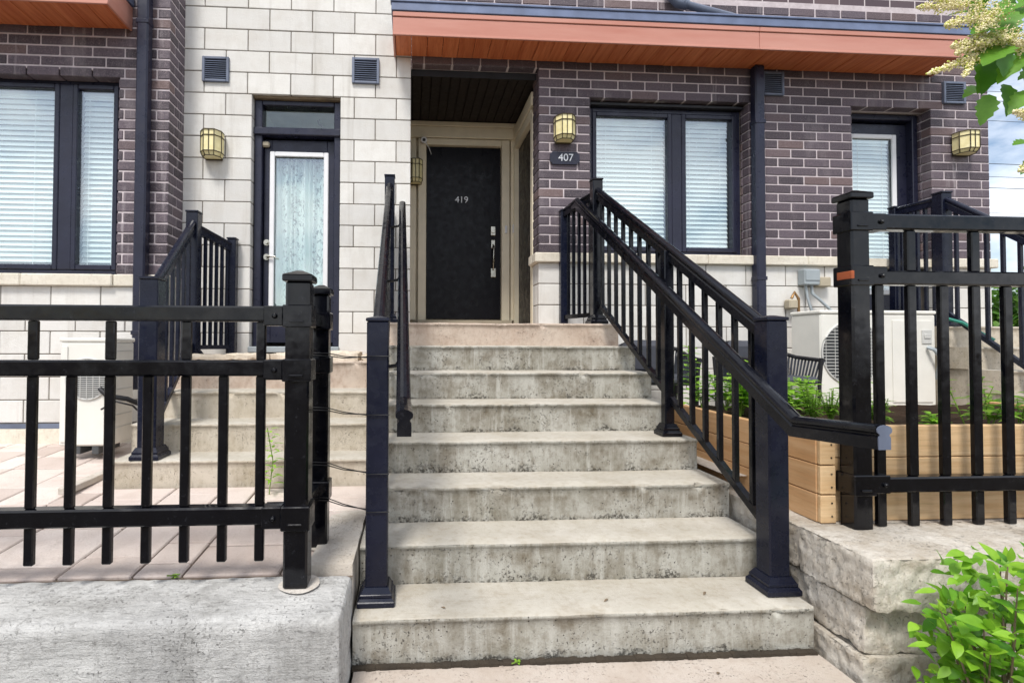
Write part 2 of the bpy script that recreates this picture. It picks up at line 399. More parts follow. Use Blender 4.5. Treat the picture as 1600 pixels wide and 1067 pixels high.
CB_CACHE = {}
class MB:
    def __init__(s): s.v = []; s.f = []; s.mi = []; s.sm = []
    def add(s, vs, fs, mi=0, smooth=False):
        o = len(s.v); s.v += [tuple(p) for p in vs]
        for f in fs: s.f.append(tuple(i + o for i in f)); s.mi.append(mi); s.sm.append(smooth)
        return s
    def box(s, x0, x1, y0, y1, z0, z1, mi=0):
        vs = [(x, y, z) for x in (x0, x1) for y in (y0, y1) for z in (z0, z1)]
        return s.add(vs, [(0, 1, 3, 2), (4, 6, 7, 5), (0, 4, 5, 1), (2, 3, 7, 6), (0, 2, 6, 4), (1, 5, 7, 3)], mi)
    def cbox(s, x0, x1, y0, y1, z0, z1, c=0.004, mi=0):
        lo = (x0, y0, z0); hi = (x1, y1, z1)
        c = min(c, (x1 - x0) * .45, (y1 - y0) * .45, (z1 - z0) * .45)
        vs = []; idx = {}
        for sx in (0, 1):
            for sy in (0, 1):
                for sz in (0, 1):
                    sg = (sx, sy, sz)
                    for ax in range(3):
                        p = []
                        for k in range(3):
                            e = hi[k] if sg[k] else lo[k]
                            if k != ax: e += (-c if sg[k] else c)
                            p.append(e)
                        idx[(sg, ax)] = len(vs); vs.append(tuple(p))
        fs = []
        for ax in range(3):
            a, b = [k for k in range(3) if k != ax]
            for sd_ in (0, 1):
                q = []
                for (ea, eb) in ((0, 0), (1, 0), (1, 1), (0, 1)):
                    sg = [0, 0, 0]; sg[ax] = sd_; sg[a] = ea; sg[b] = eb
                    q.append(idx[(tuple(sg), ax)])
                flip = (sd_ == 0) ^ (ax == 1)
                fs.append(tuple(q[::-1]) if flip else tuple(q))
        for ax in range(3):          # edges along ax
            a, b = [k for k in range(3) if k != ax]
            for ea in (0, 1):
                for eb in (0, 1):
                    s0 = [0, 0, 0]; s0[a] = ea; s0[b] = eb; s1 = list(s0); s1[ax] = 1
                    q = (idx[(tuple(s0), a)], idx[(tuple(s1), a)], idx[(tuple(s1), b)], idx[(tuple(s0), b)])
                    fs.append(q if (ea ^ eb ^ (ax == 1)) else q[::-1])
        for sx in (0, 1):
            for sy in (0, 1):
                for sz in (0, 1):
                    q = tuple(idx[((sx, sy, sz), k)] for k in range(3))
                    fs.append(q if (sx + sy + sz) % 2 else q[::-1])
        return s.add(vs, fs, mi)
    def tube(s, pts, r, n=10, mi=0, cap=True, radii=None):
        pts = [Vector(p) for p in pts]; rings = []
        for i, p in enumerate(pts):
            d = (pts[min(i + 1, len(pts) - 1)] - pts[max(i - 1, 0)]).normalized()
            a = d.cross(Vector((0, 0, 1)) if abs(d.z) < 0.9 else Vector((1, 0, 0))).normalized(); b = d.cross(a)
            rr = radii[i] if radii else r
            rings.append([p + a * math.cos(t) * rr + b * math.sin(t) * rr for t in [2 * math.pi * k / n for k in range(n)]])
        vs = [q for ring in rings for q in ring]; fs = []
        for i in range(len(pts) - 1):
            for k in range(n):
                fs.append((i * n + k, (i + 1) * n + k, (i + 1) * n + (k + 1) % n, i * n + (k + 1) % n))
        s.add(vs, fs, mi, True)
        if cap:
            s.add(rings[0], [tuple(range(n))], mi); s.add(rings[-1], [tuple(range(n))[::-1]], mi)
        return s
    def sweep(s, prof, path, side=Vector((1, 0, 0)), mi=0):
        """closed profile (a along side, b along the normal in the path's plane), mitred at bends"""
        path = [Vector(p) for p in path]; n = len(prof); rings = []
        for i, p in enumerate(path):
            d0 = (path[i] - path[i - 1]).normalized() if i else None
            d1 = (path[i + 1] - path[i]).normalized() if i < len(path) - 1 else None
            d = ((d0 or d1) + (d1 or d0)).normalized()
            nn = side.cross(d).normalized()
            if nn.z < 0: nn = -nn
            k = 1.0
            if d0 and d1: k = 1 / max(0.3, math.cos(d0.angle(d1) / 2))
            rings.append([p + side * a + nn * b * k for a, b in prof])
        vs = [q for r_ in rings for q in r_]; fs = []
        for i in range(len(path) - 1):
            for k in range(n):
                fs.append((i * n + k, i * n + (k + 1) % n, (i + 1) * n + (k + 1) % n, (i + 1) * n + k))
        fs.append(tuple(range(n))[::-1]); fs.append(tuple((len(path) - 1) * n + k for k in range(n)))
        return s.add(vs, fs, mi)
    def prism(s, poly, y0, y1, mi=0):
        n = len(poly)
        vs = [(x, y0, z) for x, z in poly] + [(x, y1, z) for x, z in poly]
        fs = [tuple(range(n)), tuple(range(n, 2 * n))[::-1]] + [(k, k + n, (k + 1) % n + n, (k + 1) % n) for k in range(n)]
        return s.add(vs, fs, mi)
    def frustum(s, cx, cy, z0, z1, a0, a1, mi=0):
        vs = [(cx + sx * a0, cy + sy * a0, z0) for sx, sy in ((-1, -1), (1, -1), (1, 1), (-1, 1))] + \
             [(cx + sx * a1, cy + sy * a1, z1) for sx, sy in ((-1, -1), (1, -1), (1, 1), (-1, 1))]
        return s.add(vs, [(3, 2, 1, 0), (4, 5, 6, 7), (0, 1, 5, 4), (1, 2, 6, 5), (2, 3, 7, 6), (3, 0, 4, 7)], mi)
    def rough(s, x0, x1, y0, y1, z0, z1, step=0.03, r=0.02, amp=0.006, freq=14, seed=0, mi=0, amp2=0.0, sides=None):
        """box skin with rounded edges and broken surface"""
        lo = Vector((x0, y0, z0)); hi = Vector((x1, y1, z1)); off = Vector((seed * 7.3, seed * 3.1, seed * 1.7))
        for ax in range(3):
            a, b = [k for k in range(3) if k != ax]
            na = max(2, int((hi[a] - lo[a]) / step)); nb = max(2, int((hi[b] - lo[b]) / step))
            for sgn in (0, 1):
                vs = []
                for i in range(na + 1):
                    for j in range(nb + 1):
                        p = Vector((0, 0, 0)); p[ax] = hi[ax] if sgn else lo[ax]
                        p[a] = lo[a] + (hi[a] - lo[a]) * i / na; p[b] = lo[b] + (hi[b] - lo[b]) * j / nb
                        q = Vector([min(max(p[k], lo[k] + r), hi[k] - r) for k in range(3)])
                        d = p - q
                        if d.length > 1e-9: d.normalize(); p = q + d * r
                        else: d = Vector((0, 0, 0)); d[ax] = 1 if sgn else -1
                        h = noise.fractal(p * freq + off, 0.9, 2.0, 4) * amp
                        if amp2: h += noise.noise(p * 3.5 + off) * amp2
                        kk = 1.0
                        if sides: kk = sides[ax][sgn]
                        vs.append(p + d * h * kk)
                fs = []
                for i in range(na):
                    for j in range(nb):
                        f = (i * (nb + 1) + j, (i + 1) * (nb + 1) + j, (i + 1) * (nb + 1) + j + 1, i * (nb + 1) + j + 1)
                        if (sgn == 0) ^ (ax == 1): f = f[::-1]
                        fs.append(f)
                s.add(vs, fs, mi, True)
        return s
    def build(s, name, mats, parent=None, origin=None, weld=False):
        if origin is None:
            xs, ys, zs = zip(*s.v)
            origin = Vector(((min(xs) + max(xs)) / 2, (min(ys) + max(ys)) / 2, (min(zs) + max(zs)) / 2))
        origin = Vector(origin)
        me = bpy.data.meshes.new(name)
        me.from_pydata([tuple(Vector(p) - origin) for p in s.v], [], s.f)
        if not isinstance(mats, (list, tuple)): mats = [mats]
        for mname in mats: me.materials.append(M[mname])
        me.polygons.foreach_set('material_index', s.mi)
        me.polygons.foreach_set('use_smooth', s.sm)
        me.update()
        return place(name, me, origin, parent)

def cb(name, mat, parent, x0, x1, y0, y1, z0, z1, c=0.004):
    """chamfered box; equal sizes share mesh data"""
    key = (round(x1 - x0, 3), round(y1 - y0, 3), round(z1 - z0, 3), mat, c)
    o = Vector(((x0 + x1) / 2, (y0 + y1) / 2, (z0 + z1) / 2))
    if key in CB_CACHE: return place(name, CB_CACHE[key], o, parent)
    b = MB().cbox(x0, x1, y0, y1, z0, z1, c).build(name, mat, parent, o)
    CB_CACHE[key] = b.data
    return b

def text_mesh(txt, size, depth, mat):
    cu = bpy.data.curves.new('txt', 'FONT'); cu.body = txt; cu.size = size; cu.extrude = depth; cu.align_x = 'CENTER'; cu.align_y = 'CENTER'
    o = bpy.data.objects.new('txt', cu); col.objects.link(o)
    bpy.context.view_layer.update()
    me = bpy.data.meshes.new_from_object(o.evaluated_get(bpy.context.evaluated_depsgraph_get()))
    bpy.data.objects.remove(o); me.materials.clear(); me.materials.append(M[mat])
    return me

def sub_iv(ivs, a, b):
    out = []
    for p, q in ivs:
        if b <= p or a >= q: out.append((p, q)); continue
        if a > p: out.append((p, a))
        if b < q: out.append((b, q))
    return out

def wall_sheet(mb, x0, x1, z0, z1, Y, holes, depth=0.12):
    holes = [(h[0] - 0.009 if h[0] > x0 else h[0], h[1] + 0.009 if h[1] < x1 else h[1], h[2], h[3] + 0.006) for h in holes]
    xs = sorted({x0, x1, *[min(max(h[i], x0), x1) for h in holes for i in (0, 1)]})
    zs = sorted({z0, z1, *[min(max(h[i], z0), z1) for h in holes for i in (2, 3)]})
    inside = lambda x, z: any(h[0] < x < h[1] and h[2] < z < h[3] for h in holes)
    for i in range(len(xs) - 1):
        for j in range(len(zs) - 1):
            if inside((xs[i] + xs[i + 1]) / 2, (zs[j] + zs[j + 1]) / 2): continue
            mb.add([(xs[i], Y, zs[j]), (xs[i + 1], Y, zs[j]), (xs[i + 1], Y, zs[j + 1]), (xs[i], Y, zs[j + 1])], [(0, 1, 2, 3)])
    for a, b, c, d in holes:
        mb.add([(a, Y, c), (a, Y + depth, c), (a, Y + depth, d), (a, Y, d)], [(0, 1, 2, 3)])
        mb.add([(b, Y, c), (b, Y, d), (b, Y + depth, d), (b, Y + depth, c)], [(0, 1, 2, 3)])
        mb.add([(a, Y, d), (a, Y + depth, d), (b, Y + depth, d), (b, Y, d)], [(0, 1, 2, 3)])

class Pieces:
    """bricks or blocks of one wall: the 300 largest as objects, any further ones joined"""
    def __init__(s, parent, name, mat, c): s.p = parent; s.name = name; s.mat = mat; s.c = c; s.l = []
    def add(s, *b): s.l.append(b)
    def emit(s, limit=300):
        s.l.sort(key=lambda b: -b[-1])
        for b in s.l[:limit]: cb(s.name, s.mat, s.p, *b[:6], s.c)
        if len(s.l) > limit:
            mb = MB()
            for b in s.l[limit:]: mb.cbox(*b[:6], s.c)
            tag(mb.build(s.name + '_remainder', s.mat, s.p), kind='stuff')

def courses(pc, x0, x1, z0, n, pitch, length, joint, Y, depth, phase, holes, vis=1.0, corner=None, jit=0.0012, ystart=0):
    """running-bond courses on a plane facing -Y; corner=(x, side): alternate courses leave room for the return brick"""
    for k in range(n):
        za, zb = z0 + k * pitch + joint / 2, z0 + (k + 1) * pitch - joint / 2
        a, b = x0, x1
        if corner:
            for cx_, sd_ in corner:
                if (k + ystart) % 2:
                    if sd_ < 0: a = cx_ + depth + joint
                    else: b = cx_ - depth - joint
        ivs = [(a, b)]
        for h in holes:
            if h[2] < zb - 0.01 and h[3] > za + 0.01: ivs = sub_iv(ivs, h[0], h[1])
        off = phase + (length / 2 if k % 2 else 0)
        for p, q in ivs:
            j = math.floor((p - off) / length); row = []
            while off + j * length < q:
                s_, e_ = max(p, off + j * length + (joint / 2)), min(q, off + (j + 1) * length - joint / 2)
                j += 1
                if e_ - s_ > 0.001: row.append([s_, e_])
            if len(row) > 1 and row[0][1] - row[0][0] < 0.055: row[1][0] = row[0][0]; row.pop(0)
            if len(row) > 1 and row[-1][1] - row[-1][0] < 0.055: row[-2][1] = row[-1][1]; row.pop()
            if row: row[0][0] = p if row[0][0] - p < 0.03 else row[0][0]; row[-1][1] = q if q - row[-1][1] < 0.03 else row[-1][1]
            for s_, e_ in row:
                dy = rnd.uniform(-jit, jit)
                pc.add(s_, e_, Y + dy, Y + depth + dy, za, zb, (e_ - s_) * (zb - za) * vis)

# ------------------------------------------------------------------ numbers measured from the photograph (metres)
BP, BL = 0.0877, 0.2658          # brick course, brick length with joint
RISE, TREAD, NOSE0 = 0.1817, 0.2889, -0.644
LAND = 8 * RISE
SILL = 2.144
XL, XR = -0.228, 1.702           # sides of the main steps
def patio_z(y): return 0.33 + 0.055 * (y + 2.55)

# ------------------------------------------------------------------ ground and setting
def sheet(name, mat, x0, x1, y0, y1, z, label=None):
    o = MB().add([(x0, y0, z), (x1, y0, z), (x1, y1, z), (x0, y1, z)], [(0, 1, 2, 3)]).build(name, mat)
    return tag(o, kind='structure')
sheet('ground', 'ground_soil', -600, 600, -600, 900, -0.16)
pad = MB().rough(XL + 0.004, 1.716, -7.0, -2.674, -0.14, 0.0, step=0.08, r=0.012, amp=0.003, freq=6).build('path', 'pad_concrete')
tag(pad, kind='structure')
# dirt gathered in the gap at the foot of the lowest riser
mb = MB()
for i in range(70):
    x = XL + 0.02 + (XR - XL - 0.04) * i / 69
    s_ = rnd.uniform(0.006, 0.017)
    mb.rough(x - 0.02, x + 0.02, -2.686 - s_ * .6, -2.664, -0.01, 0.004 + s_ * .5, step=0.02, r=0.004, amp=0.004, freq=60, seed=i)
tag(mb.build('dirt_strip', 'debris'), 'thin strip of dark dirt along the foot of the lowest main step', 'dirt', kind='stuff')

# ------------------------------------------------------------------ steps
def step_mesh(x0, x1, yf, yb, z0, z1, seed, nx=70, amp=0.004):
    sec = [(yb, z1)] + [(yf + 0.02 + (yb - yf - 0.02) * k / 3, z1) for k in (2, 1)] + [(yf + 0.010, z1), (yf + 0.001, z1 - 0.004), (yf, z1 - 0.016)] + [(yf + 0.009, z1 - 0.022 - (z1 - 0.022 - z0) * k / 5) for k in range(0, 6)]
    n = len(sec); vs = []; mb = MB()
    for i in range(nx + 1):
        x = x0 + (x1 - x0) * i / nx
        for j, (y, z) in enumerate(sec):
            d = noise.fractal(Vector((x * 9, y * 9 + seed * 5, z * 9)), 0.9, 2, 4) * amp
            e = abs(noise.noise(Vector((x * 23, seed * 3.7, 0)))) ** 3 * 0.10 if j in (4, 5) else 0
            vs.append((x, y + (d if j > 3 else 0) + e, z + (d * 0.4 if 0 < j <= 3 else 0) - e * 0.7 + (noise.noise(Vector((x * 2.1, seed * 1.3, 0))) * 0.004 if j <= 5 else 0)))
    ft, fr = [], []
    for i in range(nx):
        for j in range(n - 1):
            (ft if j < 4 else fr).append((i * n + j, i * n + j + 1, (i + 1) * n + j + 1, (i + 1) * n + j))
    mb.add(vs, ft, 0, True)
    o = len(mb.v) - len(vs)
    for f in fr: mb.f.append(tuple(k + o for k in f)); mb.mi.append(1); mb.sm.append(True)
    for i, fl in ((0, False), (nx, True)):
        f = tuple(i * n + j for j in range(n)) + ((len(mb.v)),)
        mb.v.append((vs[i * n][0], yb, z0))
        mb.f.append(f if not fl else f[::-1]); mb.mi.append(1); mb.sm.append(False)
    return mb

st = thing('concrete_steps', (0.74, -2.66, 0), 'wide flight of eight weathered grey concrete steps up to the dark entry door', 'steps')
for i in range(8):
    yf = NOSE0 - i * TREAD; z1 = (8 - i) * RISE
    if i == 0:
        o = step_mesh(XL, XR, yf, 0.0, z1 - RISE, z1, 3).build('landing', ['landing_concrete', 'landing_concrete'], st)
        tag(o, 'pinkish concrete top landing')
        step_mesh(-0.004, 1.192, -0.001, 1.3, z1 - RISE, z1, 33).build('porch_slab', ['landing_concrete', 'landing_concrete'], st)
    else:
        step_mesh(XL, XR + (0.012 if i % 2 else 0), yf, yf + TREAD + 0.02, z1 - RISE, z1, i * 1.7).build('step', ['tread_concrete', 'riser_concrete'], st)
MB().box(XL + 0.01, XR - 0.01, NOSE0 + 0.03, 0.0, -0.1, LAND - RISE + 0.001).build('base', 'riser_concrete', st)
mb = MB()
for i in range(1, 8):
    yf = NOSE0 - i * TREAD
    mb.box(XL + 0.01, XR - 0.01, yf + 0.025, yf + TREAD + 0.025, -0.1, (8 - i) * RISE - RISE + 0.002)
mb.build('core', 'riser_concrete', st)

LS = [(-1.45, 0.555), (-1.20, 0.744), (-0.95, 0.936), (-0.70, 1.147)]
st2 = thing('concrete_steps', (-1.05, -1.45, 0.39), 'narrow flight of four concrete steps rising to the navy glazed door', 'steps')
for i, (y, z) in enumerate(LS):
    zb = LS[i - 1][1] if i else 0.36
    if i == 3:
        o = step_mesh(-1.86, XL - 0.012, y, 0.1, zb - 0.01, z, 51).build('landing', ['landing_concrete', 'landing_concrete'], st2)
        tag(o, 'brownish concrete landing below the glazed door')
    else:
        step_mesh(-1.86, XL - 0.012, y, y + 0.27, zb - 0.01, z, 40 + i).build('step', ['tread_concrete', 'left_riser'], st2)
mb = MB()
for i, (y, z) in enumerate(LS): mb.box(-1.85, XL - 0.02, y + 0.02, (LS[i + 1][0] if i < 3 else 0.0) + 0.02, 0.2, z - 0.02)
mb.build('core', 'left_riser', st2)

st3 = thing('concrete_steps', (5.5, -1.6, 0.5), 'pale concrete steps at far right behind the black fence and outdoor unit', 'steps')
for i in range(6):
    y = -0.55 - i * 0.235; z = LAND - i * RISE
    step_mesh(4.62, 6.6, y, (y + 0.25 if i else 0.0), z - RISE, z, 70 + i, nx=30).build('step' if i else 'landing', ['tread_concrete', 'left_riser'], st3)
MB().box(4.64, 6.58, -0.5, -0.001, 0.3, LAND - 0.02).build('core', 'left_riser', st3)
mb = MB()
for i in range(1, 6): mb.box(4.64, 6.58, -0.52 - i * 0.235, -0.52 - (i - 1) * 0.235, 0.3, LAND - i * RISE - 0.02)
mb.build('side_core', 'left_riser', st3)

# ------------------------------------------------------------------ left patio with pavers
base = MB().add([(-6, -2.58, patio_z(-2.58) - 0.012), (XL - 0.01, -2.58, patio_z(-2.58) - 0.012), (XL - 0.01, 0.3, patio_z(0.3) - 0.012), (-6, 0.3, patio_z(0.3) - 0.012)], [(0, 1, 2, 3)]).build('patio', 'joint_sand')
tag(base, kind='structure')
x = XL - 0.014; ci = 0
pm = {}
while x > -4.6:
    wdt = (0.30, 0.40, 0.20)[ci % 3]; ci += 1
    xa, xb = x - wdt, x; x = xa
    y = -2.56 - rnd.uniform(0, 0.3)
    while y < -0.3:
        ln = rnd.choice((0.2, 0.3, 0.4)); ya, yb = max(y, -2.56), y + ln; y += ln
        yb = min(yb, -0.30)
        if xa > -1.86 and ya > -1.46: continue
        if xa > -1.86 and yb > -1.46: yb = -1.46
        if yb - ya < 0.06: continue
        if (xa + xb) / 2 < -2.6 - (yb + 2.5) * 0.9 - 0.5: continue
        wx, wy = xb - xa - 0.009, yb - ya - 0.009
        key = (round(wx, 3), round(wy, 3))
        if key not in pm:
            pm[key] = MB().cbox(-wx / 2, wx / 2, -wy / 2, wy / 2, -0.04, 0.0, 0.006).build('paver', 'paver', None, (0, 0, 0)).data
            bpy.data.objects.remove(bpy.data.objects['paver'] if 'paver' in bpy.data.objects and bpy.data.objects['paver'].data == pm[key] else [o for o in bpy.data.objects if o.data == pm[key]][0])
        yc = (ya + yb) / 2
        o = place('paver', pm[key], ((xa + xb) / 2, yc, patio_z(yc) + rnd.uniform(-0.002, 0.002)), base)
        o.rotation_euler = (math.atan(0.055) + rnd.uniform(-0.004, 0.004), rnd.uniform(-0.005, 0.005), 0)
tag(MB().add([(1.76, -2.0, 0.56), (9, -2.0, 0.56), (9, 0.2, 0.56), (1.76, 0.2, 0.56)], [(0, 1, 2, 3)]).build('terrace', 'cap_concrete'), kind='structure')

# ------------------------------------------------------------------ retaining walls
rw = thing('retaining_wall', (-2.0, -2.75, -0.16), 'low flaking light grey concrete wall under the left fence', 'wall')
MB().rough(-4.6, XL - 0.008, -2.93, -2.575, -0.4, 0.332, step=0.022, r=0.032, amp=0.005, freq=14, seed=2, amp2=0.005).build('coping', 'parapet_concrete', rw)
MB().box(-4.5, XL - 0.02, -2.57, -2.3, -0.3, 0.29).build('footing', 'parapet_concrete', rw)
MB().rough(XL - 0.2, XL - 0.008, -2.57, -1.46, 0.1, 0.368, step=0.05, r=0.012, amp=0.004, freq=9, seed=5).build('edge_strip', 'cap_concrete', rw)

rs = thing('retaining_wall', (2.6, -2.8, -0.16), 'rough precast stone block wall beside the main steps under the wooden planter', 'wall')
def stone(x0, x1, y0, y1, z0, z1, seed):
    MB().rough(x0, x1, y0, y1, z0, z1, step=0.013, r=0.012, amp=0.010, freq=26, seed=seed, amp2=0.012, sides=((1, 1), (1, 1), (.25, .25))).build('stone_block', 'armour_stone', rs)
stone(1.755, 2.95, -2.90, -2.52, 0.275, 0.475, 1); stone(2.96, 4.2, -2.89, -2.52, 0.275, 0.475, 2)
stone(1.765, 2.45, -2.845, -2.45, 0.085, 0.272, 3); stone(2.46, 3.7, -2.84, -2.45, 0.085, 0.272, 4)
stone(1.745, 3.1, -2.86, -2.42, -0.12, 0.082, 5); stone(3.11, 4.3, -2.86, -2.42, -0.12, 0.082, 6)
stone(1.755, 2.3, -2.515, -1.7, 0.275, 0.472, 7); stone(1.765, 2.3, -2.44, -1.7, 0.0, 0.27, 8)
MB().rough(1.76, 4.4, -2.6, -1.05, 0.3, 0.468, step=0.08, r=0.01, amp=0.003, freq=8, seed=4).build('coping', 'cap_concrete', rs)
MB().box(1.77, 4.4, -2.4, -1.0, -0.2, 0.3).build('fill', 'riser_concrete', rs)
MB().box(1.73, 9.0, -1.1, 0.0, -0.2, 0.555).build('terrace_edge', 'riser_concrete', rs)

# ------------------------------------------------------------------ houses
hA = thing('townhouse', (-3.3, -0.29, 0.4), 'dark brick bay with a wide blinds window at the left edge', 'townhouse')
hB = thing('townhouse', (-1.0, 0.0, 0.4), 'pale concrete block front with navy glazed door and recessed dark entry', 'townhouse')
hC = thing('townhouse', (3.5, 0.0, 0.4), 'dark brick front with long salmon canopy, two-pane window and pale block base', 'townhouse')

def frame_bars(parent, name, mat, x0, x1, z0, z1, y0, y1, t, c=0.006):
    """four bars of a rectangular frame as one part"""
    mb = MB()
    mb.cbox(x0, x0 + t, y0, y1, z0, z1, c); mb.cbox(x1 - t, x1, y0, y1, z0, z1, c)
    mb.cbox(x0 + t, x1 - t, y0 + 0.001, y1, z0, z0 + t, c); mb.cbox(x0 + t, x1 - t, y0 + 0.001, y1, z1 - t, z1, c)
    return mb.build(name, mat, parent)

def blind(parent, x0, x1, z0, z1, y, pitch=0.046, tilt=64):
    mb = MB(); z = z1 - 0.04; a = R(tilt); wd = 0.026
    mb.box(x0, x1, y - 0.02, y + 0.02, z1 - 0.035, z1)
    while z > z0 + 0.02:
        dy, dz = wd * math.cos(a), wd * math.sin(a); j = rnd.uniform(-0.0015, 0.0015)
        mb.add([(x0, y - dy, z - dz + j), (x1, y - dy, z - dz - j), (x1, y + dy, z + dz - j), (x0, y + dy, z + dz + j)], [(0, 1, 2, 3)])
        z -= pitch
    for fx in (0.18, 0.82):
        xx = x0 + (x1 - x0) * fx; mb.box(xx - 0.002, xx + 0.002, y - 0.024, y - 0.022, z0, z1)
    return tag(mb.build('blind', 'blind', parent), kind='stuff')

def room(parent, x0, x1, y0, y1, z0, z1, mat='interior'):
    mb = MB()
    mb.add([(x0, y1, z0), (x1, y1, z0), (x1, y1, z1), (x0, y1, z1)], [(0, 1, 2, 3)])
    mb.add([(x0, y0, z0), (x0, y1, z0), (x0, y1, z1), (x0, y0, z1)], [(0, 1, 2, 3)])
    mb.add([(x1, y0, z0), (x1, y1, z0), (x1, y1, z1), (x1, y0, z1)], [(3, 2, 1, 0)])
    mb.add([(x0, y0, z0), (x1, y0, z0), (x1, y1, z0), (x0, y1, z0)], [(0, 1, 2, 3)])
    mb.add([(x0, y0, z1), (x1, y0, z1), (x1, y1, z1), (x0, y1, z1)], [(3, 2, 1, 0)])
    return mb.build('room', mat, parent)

def window(parent, x0, x1, z0, z1, y, splits, label):
    """splits: list of (a,b) sash extents in x; frame and sashes are sub-parts of the window"""
    wd = MB().box(x0 + 0.001, x1 - 0.001, y + 0.05, y + 0.09, z0 + 0.001, z0 + 0.03).build('window', 'navy_metal', parent)
    wd['label'] = label
    frame_bars(wd, 'frame', 'navy_metal', x0, x1, z0, z1, y, y + 0.09, 0.045)
    for a, b in splits:
        frame_bars(wd, 'sash', 'navy_metal', a, b, z0 + 0.045, z1 - 0.045, y - 0.012, y + 0.06, 0.042)
        MB().box(a + 0.03, b - 0.03, y + 0.02, y + 0.026, z0 + 0.08, z1 - 0.08).build('pane', 'glass', wd)
        blind(wd, a + 0.035, b - 0.035, z0 + 0.08, z1 - 0.08, y + 0.10)
    for (a, b), (c_, d_) in zip(splits[:-1], splits[1:]):
        MB().cbox(b - 0.002, c_ + 0.002, y - 0.004, y + 0.085, z0 + 0.045, z1 - 0.045, 0.006).build('mullion', 'navy_metal', wd)
    room(wd, x0, x1, y + 0.09, y + 0.6, z0, z1)
    return wd

def canopy(parent, x0, x1, yw, yf, z, side_lab=None):
    cp = MB().add([(x0, yf, z + 0.285), (x1, yf, z + 0.285), (x1, yw, z + 0.33), (x0, yw, z + 0.33), (x0, yf, z + 0.27), (x1, yf, z + 0.27), (x1, yw, z + 0.28), (x0, yw, z + 0.28)],
                  [(0, 1, 2, 3), (4, 7, 6, 5), (0, 4, 5, 1), (1, 5, 6, 2), (3, 7, 4, 0), (2, 6, 7, 3)]).build('canopy', 'asphalt_roof', parent)
    # fascia with a small drip lip
    mb = MB(); sm_ = x0 + (x1 - x0) * .62
    for p_, q_ in ((x0, sm_ - .0015), (sm_ + .0015, x1)): mb.cbox(p_, q_, yf, yf + 0.02, z, z + 0.155, 0.004).cbox(p_, q_, yf - .008, yf + .012, z + .157, z + .2, .004).cbox(p_, q_, yf - 0.006, yf + 0.004, z - 0.006, z + 0.012, 0.003)
    mb.cbox(x0, x0 + 0.018, yf + 0.021, yw, z, z + 0.2, 0.003); mb.cbox(x1 - 0.018, x1, yf + 0.021, yw, z, z + 0.2, 0.003)
    mb.build('fascia', 'fascia', cp)
    mb = MB(); mb.cbox(x0 - 0.012, x1 + 0.012, yf - 0.016, yf + 0.03, z + 0.204, z + 0.275, 0.004)
    mb.cbox(x0 - 0.02, x1 + 0.02, yf - 0.026, yf + 0.04, z + 0.276, z + 0.296, 0.004)
    mb.cbox(x0 - 0.012, x0 + 0.016, yf + 0.031, yw, z + 0.204, z + 0.275, 0.003); mb.cbox(x1 - 0.016, x1 + 0.012, yf + 0.031, yw, z + 0.204, z + 0.275, 0.003)
    mb.build('flashing', 'blue_flashing', cp)
    xx = x0 + 0.02; k = 0
    while xx < x1 - 0.03:
        e = min(xx + 0.142, x1 - 0.02)
        cb('soffit_board', 'soffit_wood', cp, xx + 0.0015, e - 0.0015, yf + 0.022, yw - 0.002, z + 0.012 + (k % 3) * 0.0012, z + 0.026 + (k % 3) * 0.0012, 0.003)
        xx = e; k += 1
    return cp

def downpipe(parent, x0, x1, y0, y1, z0, z1, seams):
    dp = MB().cbox(x0, x1, y0, y1, z0, z1, 0.012).build('downpipe', 'navy_metal', parent)
    for z in seams:
        MB().cbox(x0 - 0.004, x1 + 0.004, y0 - 0.004, y1, z, z + 0.035, 0.003).build('strap', 'navy_metal', dp)
    return dp

# ---- house C: right brick front
winC = (1.70, 3.27, SILL, SILL + 17 * BP); dorC = (4.33, 5.157, 1.30, SILL + 17 * BP); entC = (-0.2, 1.198, 1.2, SILL + 20 * BP)
X_END = 5.775
mb = MB()
wall_sheet(mb, -0.006, X_END, SILL, 4.65, 0.0055, [winC, (dorC[0], dorC[1], SILL, dorC[3]), (-0.006, entC[1], SILL, entC[3])], 0.24)
mb.add([(entC[1] + .008, .008, 2.05), (entC[1] + .008, 0.235, 2.05), (entC[1] + .008, .235, entC[3]), (entC[1] + .008, .008, entC[3])], [(3, 2, 1, 0)])
mb.add([(X_END - .008, .008, 0.4), (X_END - .008, 6, 0.4), (X_END - .008, 6, 4.65), (X_END - .008, .008, 4.65)], [(0, 1, 2, 3)])
bw = mb.build('brick_wall', 'brick_mortar', hC)
pc = Pieces(bw, 'brick', 'brick', 0.005)
vents = [(3.395, 3.625, SILL + 18 * BP - 0.003, SILL + 20.6 * BP), (5.275, 5.515, SILL + 17.6 * BP, SILL + 20.1 * BP)]
holes = [winC, dorC, entC]
courses(pc, -0.003, X_END, SILL, 20, BP, BL, 0.0118, 0.0, 0.1, 1.44, holes)
courses(pc, -0.003, X_END, SILL + 20 * BP, 8, BP, BL, 0.0118, 0.0, 0.1, 1.44, [], vis=0.6)
